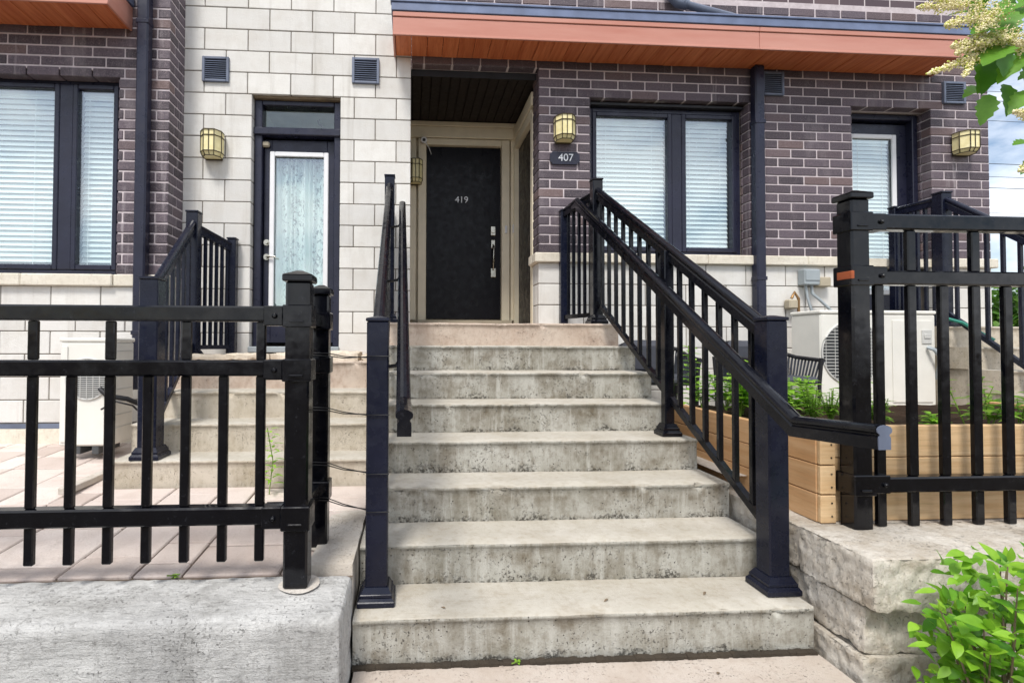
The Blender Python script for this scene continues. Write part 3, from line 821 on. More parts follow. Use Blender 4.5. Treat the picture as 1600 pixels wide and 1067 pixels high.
# returns into the entry, window and right door reveals
def returns(x, y0, y1, k0, k1, face=-1, vis=0.3):
    for k in range(k0, k1):
        za, zb = SILL + k * BP + 0.0068, SILL + (k + 1) * BP - 0.0068
        cuts = [y0, y0 + (0.13 if k % 2 else 0.02 + 0.1), y1]
        for a, b in zip(cuts[:-1], cuts[1:]):
            if b - a < 0.03: continue
            xa, xb = (x, x + 0.03) if face < 0 else (x - 0.03, x)
            pc.add(xa, xb, a + 0.004, b - 0.005, za, zb, (b - a) * 0.02 * vis)
returns(entC[1] - 0.002, 0.101, 0.235, 0, 20); returns(winC[1] - 0.002, 0.101, 0.14, 0, 17); returns(dorC[1] - 0.002, 0.101, 0.21, 0, 17)
pc.emit(300)

mb = MB(); wall_sheet(mb, 1.198, X_END, 0.45, SILL - 0.09, 0.006, [(dorC[0], dorC[1], 1.3, SILL - 0.09)], 0.24)
mb.add([(1.204, .006, 1.2), (1.204, 0.235, 1.2), (1.204, .235, 2.06), (1.204, .006, 2.06)], [(3, 2, 1, 0)])
bb = mb.build('block_base', 'block_mortar', hC)
pc = Pieces(bb, 'block', 'block', 0.004)
courses(pc, 1.198, X_END, 0.454, 8, 0.2, 0.40, 0.008, 0.0, 0.1, 1.43, [(dorC[0], dorC[1], 1.3, 3)])
for k in range(4, 8):
    za, zb = 0.454 + k * .2 + .004, 0.454 + (k + 1) * .2 - .004
    pc.add(1.196, 1.23, 0.101, 0.23, za, zb, 0.01)
pc.emit()
sc_ = MB().box(1.25, X_END - 0.02, 0.02, 0.1, SILL - 0.088, SILL - 0.004).build('sill_course', 'sill_stone', hC)
for a, b in ((1.155, 1.62), (1.622, 2.83), (2.833, 3.35), (3.353, 3.83), (3.833, 4.33), (5.157, X_END + 0.03)):
    cb('sill_block', 'sill_stone', sc_, a, b, -0.045, 0.118, SILL - 0.092, SILL - 0.002, 0.008)
cb('sill_block', 'sill_stone', sc_, 1.155, 1.25, 0.119, 0.24, SILL - 0.092, SILL - 0.002, 0.008)
window(hC, winC[0] + 0.012, winC[1] - 0.012, winC[2] + 0.004, winC[3] - 0.035, 0.115, [(1.755, 2.555), (2.655, 3.215)], 'two-pane navy window reflecting the sky')
MB().cbox(winC[0] + 0.01, winC[1] - 0.01, 0.06, 0.2, winC[3] - 0.034, winC[3] - 0.006, 0.004).build('lintel', 'dark_trim', hC)
MB().box(winC[1] - 0.011, winC[1] - 0.004, 0.13, 0.2, winC[2], winC[3] - 0.03).build('caulk', 'beige_caulk', hC)
canopy(hC, -0.17, 5.16, -0.003, -0.36, 3.955)
downpipe(hC, 3.275, 3.37, -0.10, -0.012, 0.56, 3.965, (1.9, 3.4))
# diagonal offset pipe above the canopy
dg = MB().tube([(2.44, -0.06, 4.85), (2.46, -0.06, 4.62), (2.53, -0.07, 4.545), (2.62, -0.08, 4.52)], 0.045, 12)
o = dg.build('pipe_elbow', 'pewter', hC)
mb = MB()
for k in range(9):
    t_ = k / 8; p = Vector((2.45, -0.06, 4.66)).lerp(Vector((2.60, -0.08, 4.53)), t_)
    d = Vector((0.15, -0.02, -0.13 + 0.1 * t_)).normalized() * 0.004
    mb.tube([p - d, p + d], 0.051, 12)
mb.build('corrugation', 'pewter', o)
MB().tube([(2.62, -0.08, 4.52), (3.25, -0.17, 4.31)], 0.042, 4).build('offset_pipe', 'pewter', hC)
# right door
dr = MB().cbox(dorC[0] + 0.05, dorC[1] - 0.05, 0.20, 0.245, 1.47, dorC[3] - 0.06, 0.004)
dr = MB().cbox(4.97, 5.10, 0.2, 0.245, 1.47, 3.56, 0.004).cbox(4.39, 4.47, 0.2, 0.245, 1.47, 3.56, 0.004).cbox(4.47, 4.97, 0.2, 0.245, 3.43, 3.56, 0.004).cbox(4.47, 4.97, 0.2, 0.245, 1.47, 1.82, 0.004).build('door', 'navy_metal', hC)
dr['label'] = 'navy glazed door with white blinds at right'
frame_bars(dr, 'frame', 'navy_metal', dorC[0] + 0.002, dorC[1] - 0.004, 1.455, dorC[3] - 0.004, 0.13, 0.26, 0.055)
frame_bars(dr, 'glazing_bead', 'white_frame', 4.46, 4.98, 1.80, 3.45, 0.185, 0.21, 0.045)
MB().box(4.49, 4.95, 0.212, 0.217, 1.83, 3.42).build('pane', 'glass', dr)
blind(dr, 4.505, 4.92, 1.85, 3.40, 0.238, 0.042)
room(dr, 4.4, 5.1, 0.27, 0.6, 1.47, 3.55)
MB().tube([(5.03, 0.2, 2.45), (5.03, 0.14, 2.45), (4.95, 0.13, 2.45)], 0.012, 8).build('handle', 'steel', dr)
# side entry door in the porch reveal, facing left
sdr = MB().cbox(1.245, 1.28, 0.34, 1.12, 1.47, 3.55, 0.004).build('door', 'door_black', hC)
sdr['label'] = 'black side door in the porch reveal'
mb = MB(); mb.cbox(1.195, 1.26, 0.24, 0.33, LAND, 3.60, 0.005).cbox(1.195, 1.26, 1.125, 1.2, LAND, 3.60, 0.005).cbox(1.196, 1.26, 0.331, 1.124, 3.56, 3.66, 0.005)
mb.build('frame', 'beige_trim', sdr)
MB().cbox(1.185, 1.25, 0.245, 1.21, 3.665, 3.80, 0.006).build('side_frieze', 'beige_trim', hC)
MB().box(1.262, 1.5, 0.24, 1.25, LAND - 0.1, 3.9).build('side_wall', 'dark_trim', hC)
body = MB().box(1.52, X_END - 0.02, 0.62, 6, 0.0, 6.4).box(-0.6, 1.6, 1.75, 6, 0.0, 6.4).box(-0.004, X_END, 0.02, 0.7, 4.66, 6.4)
body.build('upper_wall', 'upper_brick', hC)

# ---- house B: pale block front
X0B, X1B = -2.07, -0.012
dorB = (-1.465, -0.66, 1.18, 3.575)
BZ0, BPZ = 0.581, 0.1989
mb = MB(); wall_sheet(mb, X0B, X1B, 0.4, 4.66, 0.006, [dorB], 0.2)
mb.add([(X1B - .006, .006, LAND), (X1B - .006, .12, LAND), (X1B - .006, .12, 4.66), (X1B - .006, .006, 4.66)], [(0, 1, 2, 3)])
bk = mb.build('block_wall', 'block_mortar', hB)
pc = Pieces(bk, 'block', 'block', 0.004)
courses(pc, X0B, X1B, BZ0, 21, BPZ, 0.3885, 0.008, 0.0, 0.1, -1.117 if (19 % 2 == 0) else -1.117 + 0.19425, [(dorB[0], dorB[1], 0.9, 3.56)])
pc.emit()
MB().box(X0B, X1B, 0.11, 0.5, 4.67, 6.4).box(X0B, -0.7, 1.3, 6, 0, 6.4).box(X0B, -1.52, 0.12, 1.3, 0, 4.7).build('body', 'block', hB)
# glazed door with transom
db = MB().cbox(-1.385, -1.315, 0.135, 0.18, 1.29, 3.20, 0.004).cbox(-0.80, -0.73, 0.135, 0.18, 1.29, 3.20, 0.004).cbox(-1.315, -0.80, 0.135, 0.18, 3.07, 3.20, 0.004).cbox(-1.315, -0.80, 0.135, 0.18, 1.29, 1.55, 0.004).build('door', 'navy_metal', hB)
db['label'] = 'navy door with patterned curtain behind its glass'
mb = MB(); z1 = 3.545
mb.cbox(-1.458, -1.39, 0.07, 0.2, 1.255, z1, 0.006).cbox(-0.728, -0.667, 0.07, 0.2, 1.255, z1, 0.006).cbox(-1.389, -0.729, 0.071, 0.2, 3.50, z1, 0.006)
mb.build('frame', 'navy_metal', db)
MB().cbox(-1.462, -0.664, 0.045, 0.2, 3.215, 3.285, 0.008).build('transom_bar', 'navy_metal', db)
MB().cbox(-1.46, -0.665, 0.03, 0.19, 3.547, 3.572, 0.005).build('drip_cap', 'bark', db)
MB().box(-1.389, -0.729, 0.14, 0.146, 3.288, 3.498).build('transom_pane', 'glass_clear', db)
MB().cbox(-1.47, -0.655, -0.03, 0.2, 1.20, 1.254, 0.006).build('threshold', 'grey_pvc', db)
frame_bars(db, 'glazing_bead', 'white_frame', -1.33, -0.785, 1.54, 3.085, 0.118, 0.14, 0.045)
MB().box(-1.29, -0.825, 0.150, 0.155, 1.58, 3.04).build('pane', 'glass', db)
mb = MB(); vs = []; n = 90
for i in range(n + 1):
    x_ = -1.31 + 0.51 * i / n
    for z_ in (1.5, 2.0, 2.6, 3.04): vs.append((x_ + 0.006 * math.sin(z_ * 5 + i * .3), 0.228 + 0.030 * math.sin(i * 0.62 + math.sin(i * .21) * 2) + 0.004 * math.sin(z_ * 4 + i), z_))
mb.add(vs, [(i * 4 + j, (i + 1) * 4 + j, (i + 1) * 4 + j + 1, i * 4 + j + 1) for i in range(n) for j in range(3)], 0, True).build('curtain', 'curtain', db)
for z_ in (2.225, 2.09):
    h = MB().tube([(-1.352, 0.135, z_), (-1.352, 0.118, z_)], 0.029, 14).tube([(-1.352, 0.118, z_), (-1.352, 0.095, z_)], 0.017, 12)
    if z_ < 2.2: h.tube([(-1.352, 0.1, z_), (-1.30, 0.09, z_ + .004), (-1.262, 0.092, z_ - .004)], 0.009, 8)
    h.build('lever' if z_ < 2.2 else 'deadbolt', 'steel', db)
room(db, -1.40, -0.72, 0.181, 0.75, 1.28, 3.21, 'interior'); room(db, -1.40, -0.72, 0.2, 0.62, 3.211, 3.5, 'interior_pale')
MB().cbox(-1.40, -1.33, 0.09, 0.134, 3.12, 3.17, 0.012).build('door_sensor', 'beige_caulk', db)
# porch recess
MB().add([(-0.6, 1.24, LAND - .1), (1.5, 1.24, LAND - .1), (1.5, 1.24, 3.95), (-0.6, 1.24, 3.95)], [(0, 1, 2, 3)]).build('porch_wall', 'beige_trim', hB)
MB().box(-0.62, -0.58, 0.125, 1.3, LAND - .1, 3.95).build('porch_side', 'dark_trim', hB)
ps = MB().add([(-0.58, 0.1, 3.90), (1.5, 0.1, 3.90), (1.5, 1.3, 3.90), (-0.58, 1.3, 3.90)], [(3, 2, 1, 0)]).build('porch_soffit', 'dark_wood', hB)
xx = -0.56
while xx < 1.2:
    cb('soffit_board', 'dark_wood', ps, xx, xx + 0.088, 0.112, 1.235, 3.862, 3.88, 0.004); xx += 0.094
MB().box(-0.01, 1.2, 0.101, 0.11, 3.84, 3.9).build('porch_lintel', 'dark_trim', hB)
ed = MB().cbox(0.175, 1.045, 1.205, 1.235, LAND + 0.115, 3.585, 0.003).build('door', 'door_black', hB)
ed['label'] = 'plain black entry door numbered 419'
mb = MB()
mb.cbox(0.075, 0.168, 1.15, 1.238, LAND + 0.1, 3.665, 0.005).cbox(1.052, 1.145, 1.15, 1.238, LAND + 0.1, 3.665, 0.005).cbox(0.169, 1.051, 1.151, 1.238, 3.592, 3.665, 0.005)
mb.build('frame', 'beige_trim', ed)
MB().cbox(-0.35, 1.24, 1.135, 1.237, 3.672, 3.80, 0.006).cbox(-0.35, 1.24, 1.12, 1.237, 3.802, 3.855, 0.006).build('porch_header', 'beige_trim', hB)
MB().cbox(-0.35, 0.05, 1.17, 1.238, LAND + .1, 3.67, 0.005).cbox(1.16, 1.24, 1.17, 1.238, LAND + .1, 3.67, 0.005).build('side_panel', 'beige_trim', hB)
MB().cbox(0.07, 1.15, 1.02, 1.24, LAND - 0.02, LAND + 0.095, 0.006).build('threshold', 'beige_caulk', ed)
tm = text_mesh('419', 0.105, 0.004, 'white_number')
place('number', tm, (0.585, 1.199, 2.965), ed, Euler((R(90), 0, 0)))
MB().cbox(0.925, 0.985, 1.182, 1.204, 2.55, 2.66, 0.006).tube([(0.955, 1.182, 2.60), (0.955, 1.165, 2.60)], 0.022, 12).build('deadbolt', 'steel', ed)
h = MB().cbox(0.93, 0.98, 1.185, 1.204, 2.40, 2.50, 0.005).tube([(0.955, 1.19, 2.44), (0.955, 1.14, 2.42), (0.955, 1.14, 2.20), (0.955, 1.19, 2.14)], 0.011, 8).cbox(0.925, 0.99, 1.18, 1.204, 2.06, 2.17, 0.006)
h.build('handle', 'steel', ed)

# ---- house A: left brick bay
YA = -0.29; XA1 = -2.065; SA = 1.858
winA = (-4.35, -2.482, SA, SA + 20 * BP - 0.03)
mb = MB(); wall_sheet(mb, -5.2, XA1, SA, 4.66, YA + 0.0055, [winA], 0.2)
mb.add([(XA1 - .0055, YA + .0055, 0.3), (XA1 - .0055, 0.1, 0.3), (XA1 - .0055, 0.1, 4.66), (XA1 - .0055, YA + .0055, 4.66)], [(0, 1, 2, 3)])
bw = mb.build('brick_wall', 'brick_mortar', hA)
pc = Pieces(bw, 'brick', 'brick', 0.005)
for k in range(32):
    za, zb = SA + k * BP + 0.0068, SA + (k + 1) * BP - 0.0068
    # corner bricks: stretchers on the return alternate with stretchers on the front
    if k % 2:
        pc.add(XA1 - 0.1, XA1, YA, YA + 0.165, za, zb, 0.02); ys = YA + 0.176; xe = XA1 - 0.111
    else:
        pc.add(XA1 - 0.2548, XA1, YA, YA + 0.1, za, zb, 0.02); ys = YA + 0.111; xe = XA1 - 0.2658
    pc.add(XA1 - 0.03, XA1, ys, 0.0 - 0.003, za, zb, 0.012)
    ivs = [(-5.0, xe)]
    if zb < winA[3]: ivs = sub_iv(ivs, winA[0], winA[1])
    off = xe
    for p, q in ivs:
        e = q
        first = True
        while e > p + 0.02:
            ln = BL if not (first and False) else BL / 2
            s_ = max(p, e - ln + 0.011)
            if e - s_ > 0.02:
                vis = 1.0 if s_ > -3.6 else 0.05
                pc.add(s_, e, YA + rnd.uniform(-.001, .001), YA + 0.1, za, zb, (e - s_) * BP * vis)
            e = s_ - 0.011; first = False
pc.emit(300)
mb = MB(); wall_sheet(mb, -5.2, XA1, 0.35, SA - 0.1, YA + 0.006, [], 0)
mb.add([(XA1 - .006, YA + .006, 0.3), (XA1 - .006, 0.1, 0.3), (XA1 - .006, 0.1, SA), (XA1 - .006, YA + .006, SA)], [(0, 1, 2, 3)])
bb = mb.build('block_base', 'block_mortar', hA)
pc = Pieces(bb, 'block', 'block', 0.004)
courses(pc, -5.0, XA1, 0.618, 6, 0.19, 0.40, 0.008, YA, 0.1, -2.40, [])
for k in range(6):
    za, zb = 0.618 + k * .19 + .004, 0.618 + (k + 1) * .19 - .004
    pc.add(XA1 - .05, XA1, YA + 0.105, -0.003, za, zb, .01)
pc.emit()
MB().box(-5.0, XA1 + .004, YA - 0.012, YA + 0.05, 0.575, 0.612).build('base_flashing', 'pewter', hA)
MB().rough(-5.0, XA1 + .002, YA - 0.02, YA + 0.05, 0.38, 0.574, step=.06, r=.008, amp=.003).build('footing', 'sill_stone', hA)
sc_ = MB().box(-5.0, XA1 - 0.02, YA + 0.02, YA + 0.1, SA - 0.096, SA - 0.006).build('sill_course', 'sill_stone', hA)
for a, b in ((-4.4, -3.22), (-3.217, -2.49), (-2.487, XA1 + 0.03)):
    cb('sill_block', 'sill_stone', sc_, a, b, YA - (0.045 if b < -2.48 else 0.03), YA + 0.12, SA - 0.102, SA - 0.003, 0.008)
window(hA, winA[0] + 0.01, winA[1] - 0.008, winA[2] + 0.004, winA[3] - 0.03, YA + 0.10, [(-4.30, -3.02), (-2.91, -2.53)], 'wide navy window with closed white blinds')
canopy(hA, -5.0, -2.375, YA - 0.003, YA - 0.36, 3.93)
downpipe(hA, -2.295, -2.20, YA - 0.10, YA - 0.012, 0.9, 4.9, (3.95, 1.35))
MB().box(-5.2, XA1 - 0.02, YA + 0.72, 6, 0, 6.4).box(-5.2, XA1, YA + 0.02, 0.5, 4.67, 6.4).build('upper_wall', 'upper_brick', hA)

# ornament seen through the transom
sw = thing('swan_ornament', (-0.87, 0.26, 3.29), 'small swan-neck ornament on a blue base behind the transom glass', 'ornament')
MB().cbox(-0.93, -0.83, 0.22, 0.30, 3.29, 3.335, 0.008).build('base', 'swan_blue', sw)
MB().tube([(-0.85, .26, 3.335), (-0.845, .26, 3.37), (-0.88, .26, 3.40), (-0.905, .26, 3.42), (-0.91, .26, 3.445), (-0.895, .26, 3.455)], 0.011, 8).build('neck', 'swan', sw)

# ------------------------------------------------------------------ wall fittings
def vent(x0, x1, z0, z1, y, label):
    v = thing('wall_vent', ((x0 + x1) / 2, y, z0), label, 'vent', 'louvred vents on the front walls')
    frame_bars(v, 'frame', 'pewter', x0, x1, z0, z1, y - 0.022, y + 0.01, 0.024, 0.004)
    n = 9
    for k in range(n):
        z = z0 + 0.03 + (z1 - z0 - 0.06) * (k + .5) / n
        mb = MB().add([(x0 + .022, y - .02, z - .008), (x1 - .022, y - .02, z - .008), (x1 - .022, y - .002, z + .008), (x0 + .022, y - .002, z + .008), (x0 + .022, y - .021, z - .005), (x1 - .022, y - .021, z - .005), (x1 - .022, y - .003, z + .011), (x0 + .022, y - .003, z + .011)],
                      [(0, 3, 2, 1), (4, 5, 6, 7), (0, 1, 5, 4), (2, 3, 7, 6)])
        mb.build('louvre', 'pewter', v)
    MB().box(x0 + .01, x1 - .01, y - 0.003, y + 0.002, z0 + .01, z1 - .01).build('backing', 'dark_trim', v)
vent(-1.906, -1.668, 3.66, 3.89, -0.004, 'square grey louvred vent on pale blocks left of the glazed door')
vent(-0.556, -0.305, 3.69, 3.93, -0.004, 'square grey louvred vent on pale blocks right of the glazed door')
vent(3.398, 3.622, 3.712, 3.945, -0.004, 'grey louvred vent on dark brick beside the right downpipe')
vent(5.279, 5.514, 3.692, 3.912, -0.004, 'grey louvred vent on dark brick near the right corner')

def lantern(cx, z0, z1, y, wd, label):
    L = thing('wall_lantern', (cx, y, z0), label, 'lantern', 'cream glass wall lanterns')
    hw = wd / 2; d = 0.13
    plan = [(-hw, 0), (-hw, -d * .55), (-hw * .5, -d), (hw * .5, -d), (hw, -d * .55), (hw, 0)]
    def ring(k, z): return [(cx + a * k, y + b * k, z) for a, b in plan]
    def loft(rows, name, mat):
        mb = MB(); n = 6
        vs = [p for r_ in rows for p in r_]; fs = []
        for i in range(len(rows) - 1):
            for k in range(n): fs.append((i * n + k, i * n + (k + 1) % n, (i + 1) * n + (k + 1) % n, (i + 1) * n + k))
        fs.append(tuple(range(n))[::-1]); fs.append(tuple((len(rows) - 1) * n + k for k in range(n)))
        return mb.add(vs, fs).build(name, mat, L)
    h = z1 - z0
    loft([ring(.80, z0 + .004), ring(.97, z0 + h * .16), ring(.97, z1 - .014)], 'glass_shade', 'lantern_glass')
    loft([ring(1.04, z1 - .014), ring(.98, z1 - .006), ring(.8, z1)], 'cap', 'lantern_metal')
    mb = MB()
    for a, b in plan[1:5] + [(0, -d)]:
        mb.tube([(cx + a * .82, y + b * .82, z0 + .002), (cx + a * .99, y + b * .99, z0 + h * .16), (cx + a, y + b, z1 - .012)], 0.0042, 5)
    for kz, kk in ((z0 + h * .16, 1.0), (z1 - h * .26, 1.0), (z0 + .003, .82)):
        pts = [(cx + a * kk, y + b * kk, kz) for a, b in plan]
        for p, q in zip(pts[:-1], pts[1:]): mb.tube([p, q], 0.0042, 5)
    mb.build('cage', 'lantern_metal', L)
    MB().cbox(cx - hw * .8, cx + hw * .8, y - 0.001, y + 0.02, z0 - .005, z1 + .004, .004).build('back_plate', 'lantern_metal', L)
lantern(-1.79, 2.945, 3.185, -0.02, 0.185, 'cream glass wall lantern on pale blocks left of the glazed door')
lantern(1.43, 3.185, 3.42, -0.02, 0.19, 'cream glass wall lantern on brick above the 407 plaque')
lantern(5.455, 3.17, 3.39, -0.02, 0.2, 'cream glass wall lantern at the right brick corner')
lantern(0.045, 3.12, 3.39, 1.15, 0.16, 'small shaded lantern inside the porch left of the black door')

pq = thing('number_plaque', (1.445, 0, 2.98), 'dark plaque with notched corners reading 407', 'plaque')
a, b, z0, z1, c_ = 1.305, 1.588, 2.985, 3.105, 0.022
poly = [(a + c_, z0), (b - c_, z0), (b - c_ * .7, z0 + c_ * .7), (b, z0 + c_), (b, z1 - c_), (b - c_ * .7, z1 - c_ * .7), (b - c_, z1), (a + c_, z1), (a + c_ * .7, z1 - c_ * .7), (a, z1 - c_), (a, z0 + c_), (a + c_ * .7, z0 + c_ * .7)]
MB().prism(poly, -0.016, -0.001).build('plate', 'navy_metal', pq)
place('digits', text_mesh('407', 0.098, 0.003, 'white_number'), (1.455, -0.018, 3.045), pq, Euler((R(90), 0, 0)))

cm_ = thing('door_camera', (0.155, 1.14, 3.60), 'tiny white camera above the left corner of the black entry door', 'camera')
MB().tube([(0.14, 1.15, 3.63), (0.14, 1.09, 3.62)], 0.034, 14).build('housing', 'white_frame', cm_)
MB().tube([(0.14, 1.092, 3.62), (0.14, 1.086, 3.62)], 0.018, 12).build('lens', 'dark_trim', cm_)
MB().tube([(0.16, 1.12, 3.60), (0.20, 1.13, 3.54), (0.225, 1.135, 3.47)], 0.005, 6).build('cord', 'white_frame', cm_)
for xx, yy, lab in ((1.10, 1.135, 'white doorbell button on the frame right of the black entry door'), ):
    tag(MB().cbox(xx - .014, xx + .014, yy, yy + 0.016, 2.57, 2.66, .005).build('doorbell', 'white_frame'), lab, 'doorbell')
tag(MB().cbox(1.18, 1.196, 1.15, 1.18, 2.58, 2.68, .005).build('doorbell', 'white_frame'), 'white doorbell button at the porch inner corner by the side door', 'doorbell')

eb = thing('electrical_box', (3.82, -0.06, 1.85), 'grey-green disconnect box with conduit on the pale block base', 'electrical box')
MB().cbox(3.745, 3.90, -0.10, -0.005, 1.86, 2.01, .008).build('box', 'grey_pvc', eb)
MB().cbox(3.752, 3.893, -0.108, -0.101, 1.90, 2.002, .004).build('cover', 'grey_pvc', eb)
MB().tube([(3.79, -.05, 1.86), (3.80, -.06, 1.74), (3.84, -.08, 1.56)], .012, 8).tube([(3.85, -.05, 1.86), (3.85, -.06, 1.78), (3.92, -.09, 1.70), (4.0, -.12, 1.60)], .014, 8).build('conduit', 'grey_pvc', eb)
jb = thing('junction_box', (3.97, -0.05, 1.83), 'small beige junction box beside the grey disconnect box', 'electrical box')
MB().cbox(3.91, 4.035, -0.07, -0.005, 1.845, 1.94, .008).build('box', 'beige_caulk', jb)
MB().cbox(3.918, 4.027, -0.076, -0.071, 1.853, 1.932, .003).build('cover', 'beige_caulk', jb)
hb = thing('gas_valve', (3.68, -0.05, 1.5), 'beige meter cap and brass pipe valve with red tag on the block base', 'valve')
MB().cbox(3.60, 3.69, -0.09, -0.005, 1.63, 1.72, .012).build('cap', 'beige_caulk', hb)
MB().tube([(3.64, -.06, 1.73), (3.67, -.06, 1.79), (3.71, -.06, 1.73), (3.71, -.06, 1.45), (3.70, -.06, 0.9)], .013, 8).build('pipe', 'brass', hb)
MB().cbox(3.69, 3.735, -.085, -.04, 1.55, 1.60, .006).cbox(3.69, 3.73, -.085, -.04, 1.42, 1.46, .006).build('valve_body', 'brass', hb)
MB().cbox(3.74, 3.80, -.07, -.06, 1.565, 1.585, .003).build('tag', 'red_plastic', hb)

# ------------------------------------------------------------------ railings
HP = [(-.022, -.036), (.022, -.036), (.022, .004), (.017, .010), (.017, .014), (.026, .022), (.027, .031), (.022, .039), (.012, .044), (0, .046), (-.012, .044), (-.022, .039), (-.027, .031), (-.026, .022), (-.017, .014), (-.017, .010), (-.022, .004)]
def rect(a, b): return [(-a, -b), (a, -b), (a, b), (-a, b)]
def rail_post(parent, x, y, z0, z1, half, mat, base=True, cap=True, zbase=None):
    p = MB().cbox(x - half, x + half, y - half, y + half, z0, z1, 0.006).build('post', mat, parent)
    if cap:
        MB().cbox(x - half - .004, x + half + .004, y - half - .004, y + half + .004, z1, z1 + 0.014, .003).frustum(x, y, z1 + 0.0142, z1 + 0.024, half + .002, half * .25).build('cap', mat, p)
    if base:
        h = half; mb = MB()
        mb.cbox(x - h - .032, x + h + .032, y - h - .032, y + h + .032, z0, z0 + .026, .004)
        mb.frustum(x, y, z0 + .0262, z0 + .036, h + .027, h + .021); mb.cbox(x - h - .021, x + h + .021, y - h - .021, y + h + .021, z0 + .0362, z0 + .052, .003)
        mb.frustum(x, y, z0 + .0522, z0 + .075, h + .016, h + .005)
        mb.build('base_cover', mat, p)
    return p
def sloped_rail(parent, A, B, zt0, zt1, zb0, zb1, mat, nb, prof=HP, bh=0.013, skip=()):
    """rail between two (x,y) points with top and bottom heights at both ends and nb balusters"""
    t = MB().sweep(prof, [(A[0], A[1], zt0), (B[0], B[1], zt1)], side=Vector((B[1] - A[1], A[0] - B[0], 0)).normalized()).build('top_rail', mat, parent)
    MB().sweep(rect(.016, .018), [(A[0], A[1], zb0), (B[0], B[1], zb1)], side=Vector((B[1] - A[1], A[0] - B[0], 0)).normalized()).build('bottom_rail', mat, parent)
    for k in range(1, nb + 1):
        f = k / (nb + 1)
        if any(abs(f - s_) < 0.5 / (nb + 1) for s_ in skip): continue
        x, y = A[0] + (B[0] - A[0]) * f, A[1] + (B[1] - A[1]) * f
        cb('baluster', mat, parent, x - bh, x + bh, y - bh, y + bh, zb0 + (zb1 - zb0) * f, zt0 + (zt1 - zt0) * f - .02, .003)

def tread_z(y): # top of the main step under a point
    i = math.ceil((NOSE0 - y) / TREAD)
    return (8 - max(0, i)) * RISE
# right side of the main steps
rl = thing('stair_railing', (1.6, -1.5, 0.7), 'long black metal railing down the right side of the main steps', 'railing')
PA, PB, PC, PW = (1.548, -0.56), (1.592, -1.66), (1.650, -2.50), (1.418, -0.06)
rail_post(rl, *PA, LAND, 2.655, .042, 'rail_paint')
rail_post(rl, *PC, RISE, 1.40, .048, 'navy_rail')
rail_post(rl, *PB, tread_z(-1.66), 1.87, .03, 'rail_paint', cap=False)
rail_post(rl, *PW, LAND, 2.52, .034, 'navy_rail', base=False)
sl_ = 0.629
zt = lambda y: 2.56 - (-0.56 - y) * sl_
sloped_rail(rl, PA, PC, zt(PA[1]), zt(PC[1]) - 0.01, 1.66, 0.435, 'rail_paint', 15, skip=(0.567,))
sloped_rail(rl, PW, PA, 2.50, 2.535, 1.535, 1.535, 'rail_paint', 5)
gx = lambda y: 1.455 + (-y) * 0.028
gp = [(gx(0), -0.02, 2.525), (gx(-.32), -0.32, 2.53), (gx(-2.80), -2.80, 0.962), (gx(-3.17), -3.17, 0.985)]
gr = MB().sweep(HP, gp, side=Vector((1, 0.02, 0)).normalized()).build('grab_rail', 'rail_paint', rl)
MB().sweep([(a * .98, b * .98) for a, b in HP], [(gx(-3.171), -3.171, 0.985), (gx(-3.175), -3.175, 0.985)], side=Vector((1, 0.02, 0)).normalized()).build('end_cap', 'pewter', gr)
for y in (-0.62, -1.6, -2.46):
    z = gp[1][2] + (gp[2][2] - gp[1][2]) * (y + .32) / (-2.48)
    MB().tube([(gx(y), y, z - .03), (gx(y) + .03, y, z - .07), (gx(y) + .085, y, z - .06)], .008, 8).build('bracket', 'rail_paint', gr)
# left side of the main steps
rl2 = thing('stair_railing', (-0.15, -1.5, 0.7), 'black metal railing seen end-on along the left side of the main steps', 'railing')
QA, QC = (-0.178, -0.56), (-0.142, -2.50)
rail_post(rl2, *QA, LAND, 2.645, .040, 'navy_rail')
rail_post(rl2, *QC, RISE, 1.385, .047, 'navy_rail')
sloped_rail(rl2, QA, QC, zt(-0.56), zt(-2.5) - .01, 1.66, 0.435, 'rail_paint', 15)
QW = (-0.19, -0.06)
rail_post(rl2, *QW, LAND, 2.50, .03, 'navy_rail', base=False)
sloped_rail(rl2, QW, QA, 2.48, 2.52, 1.535, 1.535, 'rail_paint', 4)
hx = lambda y: -0.086 + (-y) * 0.021
gp2 = [(hx(-.2), -0.2, 2.46), (hx(-.36), -0.36, 2.46), (hx(-2.85), -2.85, 1.05), (hx(-3.2), -3.2, 1.045)]
gr2 = MB().sweep(HP, gp2, side=Vector((1, 0.02, 0)).normalized()).build('grab_rail', 'rail_paint', rl2)
for y in (-0.62, -1.6, -2.46):
    z = gp2[1][2] + (gp2[2][2] - gp2[1][2]) * (y + .36) / (-2.49)
    MB().tube([(hx(y), y, z - .03), (hx(y) - .03, y, z - .08), (hx(y) - .10, y, z - .09)], .009, 8).build('bracket', 'rail_paint', gr2)
# left stoop
rl3 = thing('stair_railing', (-1.72, -0.8, 0.7), 'navy metal railing on the left side of the narrow steps', 'railing')
SA_, SB_, SW_ = (-1.655, -1.36), (-1.80, -0.40), (-1.60, -0.06)
rail_post(rl3, *SA_, 0.555, 1.69, .058, 'navy_rail'); rail_post(rl3, *SB_, 1.147, 2.36, .048, 'navy_rail'); rail_post(rl3, *SW_, 1.147, 2.21, .038, 'navy_rail', base=False)
sloped_rail(rl3, SB_, SA_, 2.27, 1.62, 1.30, 0.70, 'navy_rail', 6)
sloped_rail(rl3, SW_, SB_, 2.13, 2.24, 1.25, 1.25, 'navy_rail', 6)
